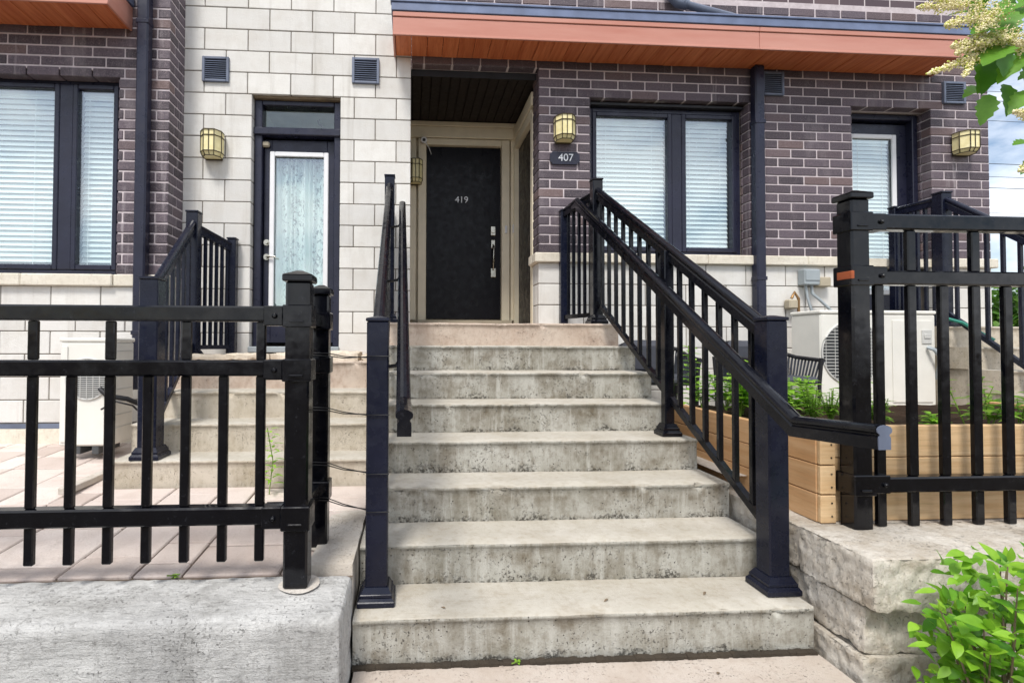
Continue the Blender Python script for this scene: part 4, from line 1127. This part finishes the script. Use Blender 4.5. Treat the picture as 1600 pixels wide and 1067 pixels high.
# far right stoop, two sides
for X, lab in ((4.74, 'navy railing on the near side of the far right steps'), (6.45, 'navy railing on the far side of the far right steps')):
    r_ = thing('stair_railing', (X, -0.8, 0.9), lab, 'railing', 'railings of the far right steps')
    a_, b_, c_ = (X - .03, -0.05), (X, -0.47), (X + .03, -1.62)
    rail_post(r_, *b_, LAND, 2.64, .048, 'navy_rail'); rail_post(r_, *c_, LAND - 5 * RISE, 1.78, .048, 'navy_rail'); rail_post(r_, *a_, LAND, 2.62, .035, 'navy_rail', base=False)
    sloped_rail(r_, b_, c_, 2.58, 1.70, 1.60, 0.68, 'navy_rail', 9); sloped_rail(r_, a_, b_, 2.58, 2.58, 1.54, 1.54, 'navy_rail', 5)

# ------------------------------------------------------------------ fences
def fence_post(parent, x0, x1, y0, y1, z0, z1, mat='black_paint'):
    p = MB().cbox(x0, x1, y0, y1, z0, z1 - .05, .008).build('post', mat, parent)
    cx_, cy_, h = (x0 + x1) / 2, (y0 + y1) / 2, (x1 - x0) / 2
    MB().cbox(cx_ - h - .011, cx_ + h + .011, cy_ - h - .011, cy_ + h + .011, z1 - .05, z1 - .024, .004).frustum(cx_, cy_, z1 - .0238, z1 - .004, h + .010, .012).build('cap', mat, p)
    return p
def bracket(parent, p, x0, x1, y0, y1, z0, z1, tabs, mat='black_paint'):
    """clamp band round a post with a tab along the rail, a slot rib and a bolt"""
    e = .009
    b = MB().cbox(x0 - e, x1 + e, y0 - e, y1 + e, z0, z1, .004)
    for ax, sg in tabs:
        if ax == 'x':
            xa, xb = (x1 + e, x1 + .085) if sg > 0 else (x0 - .085, x0 - e)
            b.cbox(xa, xb, y0 + .004, y1 - .01, z0 + .006, z1 - .004, .004)
        else:
            b.cbox(x0 + .012, x1 - .012, y1 + e, y1 + .08, z0 + .004, z1 - .004, .004)
    o = b.build('clamp', mat, p)
    zc = (z0 + z1) / 2
    MB().cbox(x0 + .02, x1 - .02, y0 - e - .006, y0 - e - .0002, zc - .026, zc - .017, .003).build('rib', mat, o)
    for ax, sg in tabs:
        if ax == 'x':
            xb = x1 + .055 if sg > 0 else x0 - .04
            MB().tube([(xb, y0 + .004, zc), (xb, y0 - .004, zc), (xb, y0 - .009, zc)], .011, 10, radii=[.011, .010, .004]).build('bolt', mat, o)
    return o

fL = thing('fence', (-1.2, -2.67, 0.33), 'black metal fence with square post standing on the left concrete wall', 'fence')
px0, px1, py0, py1 = -0.492, -0.398, -2.722, -2.628
fp = fence_post(fL, px0, px1, py0, py1, 0.335, 1.583)
for z0, z1 in ((1.352, 1.440), (1.140, 1.228), (0.562, 0.656)):
    bracket(fL, fp, px0, px1, py0, py1, z0, z1, [('x', -1), ('y', 1)])
RZ = [(1.374, 1.435), (1.160, 1.222), (0.580, 0.650)]
for z0, z1 in RZ: MB().cbox(-3.2, px0 - .01, -2.705, -2.645, z0, z1, .007).build('rail', 'black_paint', fL)
for k in range(13):
    xc = -0.593 - k * 0.1442
    if k % 2 == 0: cb('baluster', 'black_paint', fL, xc - .018, xc + .018, -2.690, -2.668, 1.2225, 1.3735, .004)
    cb('baluster', 'black_paint', fL, xc - .018, xc + .018, -2.690, -2.668, 0.6505, 1.1595, .004)
    cb('baluster', 'black_paint', fL, xc - .018, xc + .018, -2.690, -2.668, 0.434, 0.5795, .004)
fp2 = fence_post(fL, -0.458, -0.382, -2.35, -2.274, 0.345, 1.566)
for z0, z1 in ((1.352, 1.432), (1.150, 1.226), (0.562, 0.652)):
    MB().cbox(-0.467, -0.373, -2.359, -2.265, z0, z1, .004).build('clamp', 'black_paint', fp2)
    MB().cbox(-0.455, -0.415, -2.62, -2.36, z0 + .01, z1 - .008, .005).build('rail', 'black_paint', fL)
for o_, (x_, y_, r_) in (('a', (-0.435, -2.675, .082)), ('b', (-0.41, -2.312, .07))):
    mb = MB(); n = 20; vs = [(x_, y_, patio_z(y_) + .012)]
    for k in range(n):
        a_ = 2 * math.pi * k / n; rr = r_ * (1 + 0.18 * noise.noise(Vector((math.cos(a_), math.sin(a_), r_ * 40))))
        vs.append((x_ + rr * math.cos(a_), y_ + rr * math.sin(a_), 0.338 if o_ == 'a' else patio_z(y_) + .006))
    mb.add(vs, [(0, 1 + k, 1 + (k + 1) % n) for k in range(n)], 0, True).build('mortar_collar', 'cap_concrete', fL)

fR = thing('fence', (2.6, -2.55, 0.47), 'black metal fence with tall capped post in front of the wooden planter', 'fence')
qx0, qx1, qy0, qy1 = 1.960, 2.048, -2.600, -2.512
fq = fence_post(fR, qx0, qx1, qy0, qy1, 0.462, 1.995)
for z0, z1 in ((1.80, 1.885), (1.555, 1.645), (0.625, 0.715)):
    bracket(fR, fq, qx0, qx1, qy0, qy1, z0, z1, [('x', 1)])
MB().cbox(qx0 - .0105, qx0 + .004, qy0 - .0105, qy0 + .075, 1.582, 1.622, .004).build('rust_patch', 'rust', fq)
RZ2 = [(1.812, 1.882), (1.562, 1.626), (0.632, 0.700)]
for z0, z1 in RZ2: MB().cbox(qx1 + .01, 4.6, -2.588, -2.528, z0, z1, .007).build('rail', 'black_paint', fR)
for k in range(15):
    xc = 2.115 + k * 0.1563
    if k % 2 == 1: cb('baluster', 'black_paint', fR, xc - .0205, xc + .0205, -2.574, -2.548, 1.6265, 1.8115, .004)
    cb('baluster', 'black_paint', fR, xc - .0205, xc + .0205, -2.574, -2.548, 0.7005, 1.5615, .004)
    cb('baluster', 'black_paint', fR, xc - .0205, xc + .0205, -2.574, -2.548, 0.478, 0.6315, .004)
# loops of tie wire between fence and stair post
for k, z in enumerate((1.235, 0.985, 0.735, 0.575)):
    mb = MB()
    for d in (0, .012):
        pts = [(-0.49, -2.36, z + d), (-0.38, -2.368, z + d - .004), (-0.30, -2.42, z + d * .6 - .012), (-0.19, -2.50, z - .004 - d * .3), (-0.185, -2.555, z), (-0.09, -2.555, z)]
        mb.tube(pts, .0024, 5)
    nm = ('topmost', 'second', 'third', 'lowest')[k]
    tag(mb.build('tie_wire', 'wire'), '%s of the thin black wires strung from fence post to stair post' % nm, 'wire', 'tie wires across the gap')

# ------------------------------------------------------------------ outdoor units
def ac_unit(name_lab, x0, x1, y0, y1, z0, z1, fan, side):
    a = thing('air_conditioner', ((x0 + x1) / 2, (y0 + y1) / 2, z0), name_lab, 'air conditioner')
    MB().cbox(x0, x1, y0, y1, z0, z1 - .02, .012).build('casing', 'ac_white', a)
    MB().cbox(x0 - .006, x1 + .006, y0 - .006, y1 + .006, z1 - .019, z1 + .012, .008).build('lid', 'ac_white', a)
    fx, fz, fr = fan
    ring = MB(); n = 48
    ring.tube([(fx + fr * math.cos(2 * math.pi * k / n), y0 - .004, fz + fr * math.sin(2 * math.pi * k / n)) for k in range(n + 1)], .008, 6, cap=False)
    g = ring.build('fan_guard', 'ac_grille', a)
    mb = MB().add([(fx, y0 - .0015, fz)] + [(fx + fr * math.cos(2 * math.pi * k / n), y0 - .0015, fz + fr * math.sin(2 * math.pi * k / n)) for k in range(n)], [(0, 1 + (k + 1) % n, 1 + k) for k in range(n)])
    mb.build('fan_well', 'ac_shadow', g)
    mb = MB()
    for k in range(-9, 10):
        d = fr * k / 10; hw = math.sqrt(max(0, fr * fr - d * d))
        mb.box(fx - hw, fx + hw, y0 - .012, y0 - .007, fz + d - .003, fz + d + .003)
        if k % 3 == 0: mb.box(fx + d - .002, fx + d + .002, y0 - .014, y0 - .0125, fz - hw, fz + hw)
    tag(mb.build('grille', 'ac_grille', g), kind='stuff')
    for bx in (x0 + .1, x1 - .14):
        cb('foot', 'ac_shadow', a, bx, bx + .05, y0 + .01, y1 - .01, z0 - .06, z0 - .001, .004)
    if side:
        for k in range(7):
            z = z0 + .12 + k * .095
            cb('side_slot', 'ac_grille', a, x1 - .001, x1 + .003, y0 + .06, y1 - .03, z, z + .008, .001)
    return a
a1 = ac_unit('large white outdoor air conditioner on the right terrace behind the fence', 3.46, 4.50, -0.62, -0.28, 0.72, 1.57, (3.74, 1.22, 0.27), False)
MB().cbox(4.10, 4.46, -0.628, -0.621, 0.80, 1.50, .006).build('service_panel', 'ac_white', a1)
MB().cbox(4.36, 4.45, -0.636, -0.629, 1.30, 1.42, .004).cbox(4.375, 4.435, -0.642, -0.6365, 1.345, 1.385, .004).build('handle_recess', 'ac_grille', a1)
MB().tube([(4.40, -.64, 1.27), (4.42, -.68, 1.25), (4.48, -.68, 1.18), (4.52, -.6, 1.0)], .016, 8).build('line_set', 'grey_pvc', a1)
for z in (0.58, 0.63): MB().cbox(3.4, 4.6, -0.70, -0.22, z - .02, z + .028, .004).build('stand', 'dark_trim', a1)
a2 = ac_unit('narrow white outdoor air conditioner on the left patio behind the fence', -2.56, -2.19, -0.84, -0.54, 0.53, 1.31, (-2.36, 1.02, 0.15), True)
MB().cbox(-2.545, -2.50, -0.848, -0.841, 0.56, 1.26, .004).build('service_panel', 'ac_white', a2)
MB().tube([(-2.26, -.86, 0.95), (-2.2, -.88, 0.90), (-2.1, -.8, 0.87), (-2.02, -.7, 0.80), (-2.0, -.55, 0.62)], .018, 8).build('line_set', 'rubber', a2)
MB().tube([(-2.25, -.86, 0.80), (-2.14, -.88, 0.86), (-2.06, -.8, 0.82), (-2.0, -.7, 0.70)], .007, 6).build('cable', 'rubber', a2)
hs = MB().tube([(4.62, -.60, 1.52), (4.70, -.66, 1.48), (4.78, -.72, 1.40), (4.82, -.80, 1.33)], .014, 8).build('garden_hose', 'hose_green')
tag(hs, 'short length of green hose lying by the far right railing', 'hose')
tag(MB().cbox(-2.05, -1.985, -1.62, -0.9, 0.40, 0.44, .004).build('drain_board', 'cap_concrete'), 'thin pale board lying on the pavers beside the narrow steps', 'board')

# ------------------------------------------------------------------ patio chairs
def chair(cx, cy, z0, ang, label):
    ch = thing('patio_chair', (cx, cy, z0), label, 'chair', 'rope patio chairs')
    ca, sa = math.cos(ang), math.sin(ang)
    T = lambda x, y, z: (cx + x * ca - y * sa, cy + x * sa + y * ca, z0 + z)
    for sx in (-.27, .27):
        for sy in (-.25, .25):
            MB().tube([T(sx * .95, sy, 0), T(sx, sy, .42), T(sx * 1.03, sy * 1.05, .62)], .014, 8).build('leg', 'rubber', ch)
    arc = [(-.29, -.27, .60), (-.31, 0, .62), (-.27, .22, .68), (-.13, .31, .74), (0, .33, .75), (.13, .31, .74), (.27, .22, .68), (.31, 0, .62), (.29, -.27, .60)]
    MB().tube([T(*p) for p in arc], .016, 8).build('back_rail', 'rubber', ch)
    mb = MB()
    import bisect
    N = 64
    for k in range(N):
        f = k / (N - 1) * (len(arc) - 1); i = min(int(f), len(arc) - 2); t_ = f - i
        p = Vector(arc[i]).lerp(Vector(arc[i + 1]), t_); q = Vector((p.x * .9, p.y * .9, .45))
        mb.tube([T(*p), T(*q)], .0075, 5)
    tag(mb.build('rope_back', 'rope', ch), kind='stuff')
    MB().cbox(-.27, .27, -.27, .26, .40, .46, .02).build
    b = MB().cbox(-.26, .26, -.27, .25, .40, .47, .025)
    b.v = [T(*p) for p in b.v]; b.build('seat', 'cushion', ch)
    b = MB().cbox(-.2, .2, .16, .27, .46, .76, .05)
    b.v = [T(*p) for p in b.v]; b.build('cushion', 'cushion', ch)
chair(2.97, -0.62, 0.562, R(8), 'dark rope patio chair beside the large outdoor unit')
chair(2.03, -0.55, 0.562, R(-10), 'dark rope patio chair half hidden behind the stair railing')

# ------------------------------------------------------------------ wooden planter
pl = thing('planter', (2.9, -1.8, 0.47), 'raised cedar plank planter box behind the right fence', 'planter')
zf = [0.472, 0.618, 0.766, 0.914]; zs_ = [0.472, 0.604, 0.738, 0.872]
for a, b in zip(zf[:-1], zf[1:]):
    cb('board', 'cedar_x', pl, 1.915, 3.05, -2.485, -2.445, a + .0015, b - .0015, .004); cb('board', 'cedar_x', pl, 3.053, 4.3, -2.485, -2.445, a + .0015, b - .0015, .004)
    cb('board', 'cedar_x', pl, 1.915, 4.3, -1.14, -1.10, a - .10, b - .103, .004)
for a, b in zip(zs_[:-1], zs_[1:]):
    cb('board', 'cedar_y', pl, 1.872, 1.912, -2.488, -1.10, a + .0015, b - .0015, .004); cb('board', 'cedar_y', pl, 4.305, 4.345, -2.485, -1.10, a + .0015, b - .0015, .004)
    MB().cbox(1.874, 1.948, -2.512, -2.489, a + .003, b - .003, .004).build('corner_block', 'cedar_x', pl)
    for dz in (.035, .095): MB().tube([(1.925, -2.512, a + dz), (1.925, -2.5145, a + dz)], .0045, 8).build('nail', 'steel', pl)
MB().rough(1.913, 4.304, -2.444, -1.141, 0.6, 0.845, step=.06, r=.004, amp=.02, freq=9, seed=3).build('soil', 'soil', pl)
tag(MB().cbox(4.2, 5.4, -1.9, -1.76, .69, .76, .006).build('timber', 'cedar_x'), 'light timber lying at the foot of the far right steps', 'timber')

# ------------------------------------------------------------------ vegetation
def leaf_data(name, mat, L, W, fold=0.18, droop=0.25, n=6, serr=0.0):
    vs = []; fs = []
    for i in range(n + 1):
        t = i / n; wd = W * math.sin(math.pi * (t ** 0.8)) ** 0.85 * (1 - .15 * t) if 0 < i < n else 0.0
        if serr and 0 < i < n: wd *= 1 + serr * (1 if i % 2 else -1)
        z = -droop * L * t * t
        vs += [(-wd, t * L, z + fold * wd), (0, t * L, z), (wd, t * L, z + fold * wd)]
    for i in range(n):
        a = i * 3; b = a + 3
        fs += [(a, a + 1, b + 1, b), (a + 1, a + 2, b + 2, b + 1)]
    return vs, fs
def leaf_mesh(name, mat, *a, **k):
    vs, fs = leaf_data(name, mat, *a, **k)
    me = bpy.data.meshes.new(name); me.from_pydata(vs, [], fs); me.materials.append(M[mat])
    me.polygons.foreach_set('use_smooth', [True] * len(fs)); return me
def add_leaf(mb, p, d, up, L, W, fold=.2, droop=.3, n=4):
    d = Vector(d).normalized(); s = d.cross(Vector(up))
    if s.length < 1e-4: s = Vector((1, 0, 0))
    s.normalize(); u = s.cross(d)
    vs, fs = leaf_data('', '', L, W, fold, droop, n)
    mb.add([Vector(p) + s * x + d * y + u * z for x, y, z in vs], fs, 0, True)
def dir_quat(d, up=(0, 0, 1)):
    d = Vector(d).normalized(); s = d.cross(Vector(up)).normalized(); u = s.cross(d)
    return Matrix((s, d, u)).transposed().to_euler()

# shrub at the lower right corner
sh = thing('shrub', (1.98, -3.12, -0.16), 'bright green leafy shrub at the foot of the stone block wall', 'shrub')
lm = [leaf_mesh('leaf', 'leaf_shrub', L, W, .22, dr) for L, W, dr in ((.062, .017, .2), (.075, .021, .35), (.052, .015, .1))]
rs_ = random.Random(3); nleaf = 0
stems = MB()
tips = []
for k in range(30):
    a = rs_.uniform(0, 2 * math.pi); r_ = math.sqrt(rs_.uniform(0, 1)) * .34
    ex, ey = 1.97 + r_ * math.cos(a), -3.15 + r_ * .5 * math.sin(a)
    ez = 0.33 + rs_.uniform(-1, 1) * math.sqrt(max(0.01, .36 ** 2 - r_ * r_)) * .85 + (ex - 1.9) * .12
    p0 = Vector((1.98 + rs_.uniform(-.05, .05), -3.12 + rs_.uniform(-.05, .05), -0.16)); p2 = Vector((ex, ey, ez)); p1 = p0.lerp(p2, .5) + Vector((0, 0, .10))
    pts = [p0 * (1 - t) ** 2 + p1 * 2 * t * (1 - t) + p2 * t * t for t in [i / 6 for i in range(7)]]
    stems.tube(pts, .004, 5, radii=[.006 - .0007 * i for i in range(7)])
    tips.append(pts)
for pts in tips:
    for i in (3, 4, 5, 6):
        for s_ in (-1, 1, 0):
            if nleaf >= 290: break
            if s_ == 0 and i != 6: continue
            d = (pts[i] - pts[i - 1]).normalized(); side = d.cross(Vector((0, 0, 1))).normalized()
            dd = d * (.5 if s_ else 1) + side * s_ * rs_.uniform(.6, 1) + Vector((rs_.uniform(-.3, .3), -.25 + rs_.uniform(-.3, .2), rs_.uniform(-.2, .35)))
            o = place('leaf', lm[rs_.randrange(3)], pts[i] + Vector((rs_.uniform(-.01, .01), rs_.uniform(-.01, .01), rs_.uniform(-.01, .02))), sh, dir_quat(dd, (rs_.uniform(-.4, .4), -.5, 1)))
            sc = rs_.uniform(0.7, 1.2); o.scale = (sc, sc, sc); nleaf += 1
stems.build('stems', 'bark', sh)
fm = MB()
for k in range(430):
    a = rs_.uniform(0, 2 * math.pi); b = rs_.uniform(-1, 1); rr = rs_.uniform(.1, 1) ** .5
    c_ = Vector((2.02 + .31 * rr * math.cos(a) * math.sqrt(1 - b * b), -3.10 + .17 * rr * math.sin(a) * math.sqrt(1 - b * b), .27 + .33 * rr * b))
    add_leaf(fm, c_, (rs_.uniform(-1, .6), rs_.uniform(-1, .3), rs_.uniform(-.5, .5)), (rs_.uniform(-.4, .4), -.5, 1), rs_.uniform(.04, .07), rs_.uniform(.012, .02))
tag(fm.build('inner_foliage', 'leaf_shrub', sh), kind='stuff')

# flowering tree branch reaching in at the upper right
tr = thing('flowering_tree', (2.6, -3.55, -0.16), 'flowering tree with cream plumes and toothed green leaves at the top right corner', 'tree')
MB().tube([(2.75, -3.5, -0.16), (2.7, -3.5, 0.9), (2.62, -3.45, 1.6), (2.45, -3.42, 1.85), (2.2, -3.40, 2.02), (2.02, -3.38, 2.12), (1.85, -3.38, 2.22)], .03, 8, radii=[.05, .045, .035, .022, .013, .009, .005]).build('trunk', 'bark', tr)
br = MB()
for pts in ([(2.45, -3.42, 1.85), (2.3, -3.38, 2.2), (2.1, -3.38, 2.4)], [(2.3, -3.41, 1.95), (2.15, -3.40, 1.88), (2.02, -3.40, 1.86)], [(2.5, -3.43, 1.8), (2.35, -3.40, 1.72), (2.2, -3.40, 1.62)]):
    br.tube(pts, .006, 6, radii=[.012, .008, .004])
br.build('branch', 'bark', tr)
ll = [leaf_mesh('leaf', 'leaf_lilac', .125, .036, .2, dr, 10, .14) for dr in (.15, .4)]
def tleaf(p, d, sc, up=(0, -.6, 1)):
    o = place('leaf', ll[rs_.randrange(2)], p, tr, dir_quat(d, up)); o.scale = (sc, sc, sc)
LEAVES = [((1.767, -3.374, 2.231), (-0.7, -0.2, -0.5), 1.0), ((1.803, -3.375, 2.251), (0.3, -0.3, -1), 0.95), ((1.614, -3.464, 2.160), (-0.9, -0.3, -0.15), 1.0), ((1.636, -3.462, 2.117), (-0.8, -0.3, -0.45), 1.05), ((1.699, -3.386, 2.126), (-0.5, -0.2, -0.9), 0.8), ((1.758, -3.396, 2.179), (-0.2, -0.4, -0.9), 0.95), ((1.661, -3.403, 2.237), (-0.8, -0.1, 0.3), 0.9), ((1.721, -3.439, 2.106), (-0.6, -0.2, -0.3), 0.95), ((1.648, -3.409, 2.009), (-0.35, -0.1, -1), 0.75), ((1.781, -3.409, 2.023), (-0.7, -0.2, -0.35), 0.8), ((1.783, -3.412, 1.975), (-0.5, -0.3, -0.7), 0.7), ((1.730, -3.454, 1.855), (-0.9, -0.2, -0.05), 0.7), ((1.604, -3.427, 2.265), (-0.8, -0.1, 0.2), 0.8), ((1.607, -3.431, 2.153), (-0.6, -0.3, -0.6), 0.9), ((1.779, -3.398, 2.283), (-0.6, -0.2, -0.4), 1.0), ((1.699, -3.371, 2.154), (-0.3, -0.2, -0.9), 0.9), ((1.847, -3.375, 1.842), (-0.9, -0.2, -0.35), 0.6), ((1.706, -3.416, 2.249), (-0.5, -0.3, -0.8), 0.95), ((1.779, -3.426, 2.162), (-0.4, -0.3, -0.8), 1.0), ((1.640, -3.443, 2.137), (-0.1, -0.3, -1), 0.85)]
for p_, d_, sc_k in LEAVES: tleaf(p_, d_, sc_k)
for k in range(60):
    tleaf((rs_.uniform(1.66, 2.0), -3.40 + rs_.uniform(-.06, .10), rs_.uniform(2.06, 2.42)), (rs_.uniform(-1, .2), rs_.uniform(-.6, .1), rs_.uniform(-1, .1)), rs_.uniform(.45, .85))
def panicle(p0, p1, wd, seed, n=420):
    q = random.Random(seed); p0, p1 = Vector(p0), Vector(p1); ax = p1 - p0; mb = MB()
    mb.tube([p0, p1], .002, 4)
    a = ax.cross(Vector((0, 0, 1))).normalized(); b = ax.cross(a).normalized()
    for k in range(n):
        t = q.random() ** .8; rr = wd * (1 - t * .82) * q.random() ** .6 * (0.65 + .35 * math.sin(t * 30)); th = q.uniform(0, 2 * math.pi)
        c = p0 + ax * t + (a * math.cos(th) + b * math.sin(th)) * rr
        s_ = q.uniform(.0016, .0034)
        vs = [c + Vector(d) * s_ for d in ((1, 0, 0), (-1, 0, 0), (0, 1, 0), (0, -1, 0), (0, 0, 1), (0, 0, -1))]
        mb.add(vs, [(0, 2, 4), (2, 1, 4), (1, 3, 4), (3, 0, 4), (2, 0, 5), (1, 2, 5), (3, 1, 5), (0, 3, 5)], 0 if q.random() < .72 else 1)
    mb.build('flower_plume', ['petal', 'bud'], tr)
PLUMES = [((1.617, -3.440, 2.248), (1.348, -3.490, 2.194), 0.045), ((1.636, -3.440, 2.221), (1.426, -3.490, 2.149), 0.05), ((1.663, -3.440, 2.149), (1.443, -3.490, 2.094), 0.05), ((1.624, -3.440, 2.115), (1.372, -3.490, 2.015), 0.032), ((1.625, -3.440, 2.166), (1.455, -3.490, 2.073), 0.045), ((1.722, -3.440, 2.166), (1.517, -3.490, 2.103), 0.05), ((1.740, -3.440, 2.125), (1.591, -3.490, 2.120), 0.04), ((1.656, -3.440, 2.240), (1.517, -3.490, 2.131), 0.05), ((1.739, -3.440, 1.934), (1.618, -3.490, 1.922), 0.025), ((1.747, -3.440, 1.807), (1.632, -3.490, 1.761), 0.03), ((1.585, -3.440, 2.125), (1.478, -3.490, 2.011), 0.03), ((1.550, -3.440, 2.245), (1.382, -3.490, 2.222), 0.04)]
for k, (a_, b_, wd) in enumerate(PLUMES): panicle(a_, b_, wd, k + 5, 700 if k < 8 else 300)

# herbs in the planter: each plant its own thing
def herb(x, y, z, h, n, L, W, kind, seed, label):
    q = random.Random(seed); t = thing('herb_plant', (x, y, z), label, 'plant', 'herbs in the cedar planter')
    sm = MB(); fm = MB()
    ns = max(1, n // 12)
    for s_ in range(ns):
        dx, dy = q.uniform(-.5, .5) * h * .6 * (ns > 1), q.uniform(-.5, .5) * h * .6 * (ns > 1)
        hh = h * q.uniform(.65, 1)
        pts = [(x + dx * t_ , y + dy * t_, z + hh * t_) for t_ in (0, .4, .75, 1)]
        sm.tube(pts, .003, 5, radii=[.004, .003, .0025, .0015])
        for k in range(n // ns):
            t_ = .25 + .75 * (k + .5) / (n // ns); a_ = k * 2.4 + q.uniform(-.4, .4)
            ll_ = L * q.uniform(.7, 1.2) * (1.15 - .5 * t_)
            add_leaf(fm, (x + dx * t_, y + dy * t_, z + hh * t_), (math.cos(a_), math.sin(a_), q.uniform(.1, .6)), (0, 0, 1), ll_, W * ll_ / L, .25, .35)
    sm.build('stem', 'stem', t); tag(fm.build('foliage', 'leaf_herb', t), kind='stuff')
HB = [(2.02, -1.30, .16, 34, .07, .018, 'herb plant at the back end of the planter behind the middle stair post'),
      (2.10, -1.62, .22, 40, .09, .026, 'broad-leaved herb behind the stair balusters'),
      (2.25, -1.50, .26, 36, .09, .026, 'tallest broad-leaved herb against the pale block base'),
      (2.06, -1.90, .17, 60, .06, .012, 'bushy herb just left of the big lower stair post'),
      (2.22, -2.05, .15, 70, .05, .010, 'feathery herb left of the grab rail bend'),
      (2.38, -1.98, .14, 90, .05, .009, 'feathery light green herb right of the big lower stair post'),
      (2.50, -2.15, .12, 90, .05, .009, 'feathery light green herb just left of the tall fence post'),
      (2.62, -2.34, .07, 30, .06, .016, 'low seedling right of the tall fence post'),
      (2.80, -2.34, .20, 22, .06, .018, 'upright small-leaved herb between fence bars'),
      (3.02, -2.25, .17, 24, .08, .024, 'broad-leaved seedling between the right fence bars'),
      (3.25, -2.2, .16, 22, .08, .022, 'leafy seedling near the right edge of the planter'),
      (1.98, -2.15, .10, 40, .05, .012, 'low herb along the left planter board')]
for x, y, lab in ((2.0, -1.75, 'leafy herb behind the fourth lowest stair baluster'), (2.12, -1.42, 'leafy herb right behind the middle stair post'), (2.0, -2.02, 'leafy herb close to the left planter board near the lower post'), (2.32, -1.75, 'leafy herb in the middle of the planter'), (2.62, -1.9, 'leafy herb in front of the rope chair leg'), (2.5, -1.65, 'leafy herb below the rope chair seat')):
    HB.append((x, y, .19, 46, .075, .026, lab))
for i, (x, y, h, n, L, W, lab) in enumerate(HB): herb(x, y, .845, h * 1.5, int(n * 1.7), L * 1.15, W * 1.15, 0, 100 + i, lab)
herb_back = [(2.12, -0.85, .56, .62, 40, .10, .03)]
def weed(x, y, z, h, n, L, W, seed, label):
    q = random.Random(seed); t = thing('weed', (x, y, z), label, 'weed'); sm = MB(); fm = MB()
    pts = [(x, y, z), (x + .02, y, z + h * .5), (x - .01, y - .02, z + h)]
    sm.tube(pts, .003, 5)
    for k in range(n):
        t_ = .15 + .85 * k / n; a_ = k * 2.4
        add_leaf(fm, (x + .02 * math.sin(t_ * 3), y, z + h * t_), (math.cos(a_), math.sin(a_), .4), (0, 0, 1), L * (1.2 - .5 * t_), W, .2, .4)
    sm.build('stem', 'stem', t); fm.build('foliage', 'leaf_herb', t)
weed(-0.845, -1.60, patio_z(-1.60), .40, 30, .085, .011, 5, 'spindly green weed growing at the foot of the narrow steps')
weed(-0.98, -2.56, .32, .02, 6, .02, .006, 6, 'tiny weed in the joint behind the left wall')
weed(0.42, -2.68, .0, .012, 7, .018, .006, 9, 'tiny weed in the dirt below the lowest main step')
weed(2.12, -0.95, .56, .72, 44, .11, .032, 11, 'tall leafy plant behind the middle stair post')

# dry leaf bits on the steps
for k, (x, y, z) in enumerate(((0.86, -2.56, RISE), (0.15, -2.60, RISE), (1.32, -2.52, RISE), (1.2, -2.80, 0.0))):
    mb = MB(); add_leaf(mb, (x, y, z + .006), (rs_.uniform(-1, 1), rs_.uniform(-1, 1), .05), (0, 0, 1), .03, .006)
    tag(mb.build('dry_leaf', 'bark'), ('small dry leaf in the middle of the lowest main tread', 'small dry leaf at the left of the lowest main tread', 'small dry leaf at the right of the lowest main tread', 'small dry leaf on the pad below the steps')[k], 'leaf', 'dry leaves')

# broken flagstones on the left landing
for k, (x0, x1, y0, y1, z0, z1, lab) in enumerate(((-1.78, -1.42, -.60, -.2, 1.147, 1.185, 'thin flat flagstone at the left of the narrow landing'),
        (-1.46, -1.12, -.62, -.25, 1.148, 1.20, 'pale broken flagstone by the top railing post'), (-1.11, -.78, -.60, -.15, 1.148, 1.195, 'pale flagstone below the glazed door'),
        (-.77, -.42, -.62, -.2, 1.148, 1.215, 'rough pale flagstone behind the fence corner posts'), (-.40, -.25, -.63, -.4, 1.148, 1.19, 'small stone chunk beside the main left railing'))):
    tag(MB().rough(x0, x1, y0, y1, z0, z1, step=.025, r=.012, amp=.02, freq=9, seed=20 + k).build('flagstone', 'flagstone'), lab, 'stone', 'loose flagstones on the narrow landing')

# ------------------------------------------------------------------ far background at right
def far_tree(x, y, h, r_, seed, label):
    q = random.Random(seed); t = thing('tree', (x, y, -.16), label, 'tree', 'trees beyond the building')
    MB().tube([(x, y, -.16), (x + .1, y, h * .4), (x, y, h * .7)], .12, 8, radii=[.16, .11, .05]).build('trunk', 'bark', t)
    mb = MB()
    for k in range(1800):
        a_, b_ = q.uniform(0, 2 * math.pi), q.uniform(-1, 1); rr = r_ * (q.random() ** .4) * (.75 + .35 * noise.noise(Vector((math.cos(a_) * 1.5, math.sin(a_) * 1.5, b_ * 2 + seed))))
        c = Vector((x + rr * math.cos(a_) * math.sqrt(1 - b_ * b_), y + rr * math.sin(a_) * math.sqrt(1 - b_ * b_), h * .68 + rr * b_ * .9))
        add_leaf(mb, c, (q.uniform(-1, 1), q.uniform(-1, 1), q.uniform(-.6, .6)), (q.uniform(-.5, .5), q.uniform(-.5, .5), 1), .22, .07, .2, .3, 3)
    tag(mb.build('crown', 'leaf_tree', t), kind='stuff')
far_tree(15.5, 7.5, 2.9, 1.5, 1, 'pale green round tree beyond the far right railing'); far_tree(19.5, 9, 4.0, 1.8, 2, 'taller green tree at the right edge beyond the railings')
for k, v in enumerate((106, 122, 156, 229, 251, 270, 312)):
    z = 1.293 + (536 - v) / 803.5 * 24.5
    mb = MB().tube([(10 + 6 * i, 19 + .2 * i, z + .012 * (i - 4) ** 2 - .15 + .02 * i) for i in range(10)], .012 + .004 * (k % 2), 5)
    tag(mb.build('utility_wire', 'wire'), 'overhead wire in the sky right of the building, number %s from the top' % ('one', 'two', 'three', 'four', 'five', 'six', 'seven')[k], 'wire', 'overhead wires')
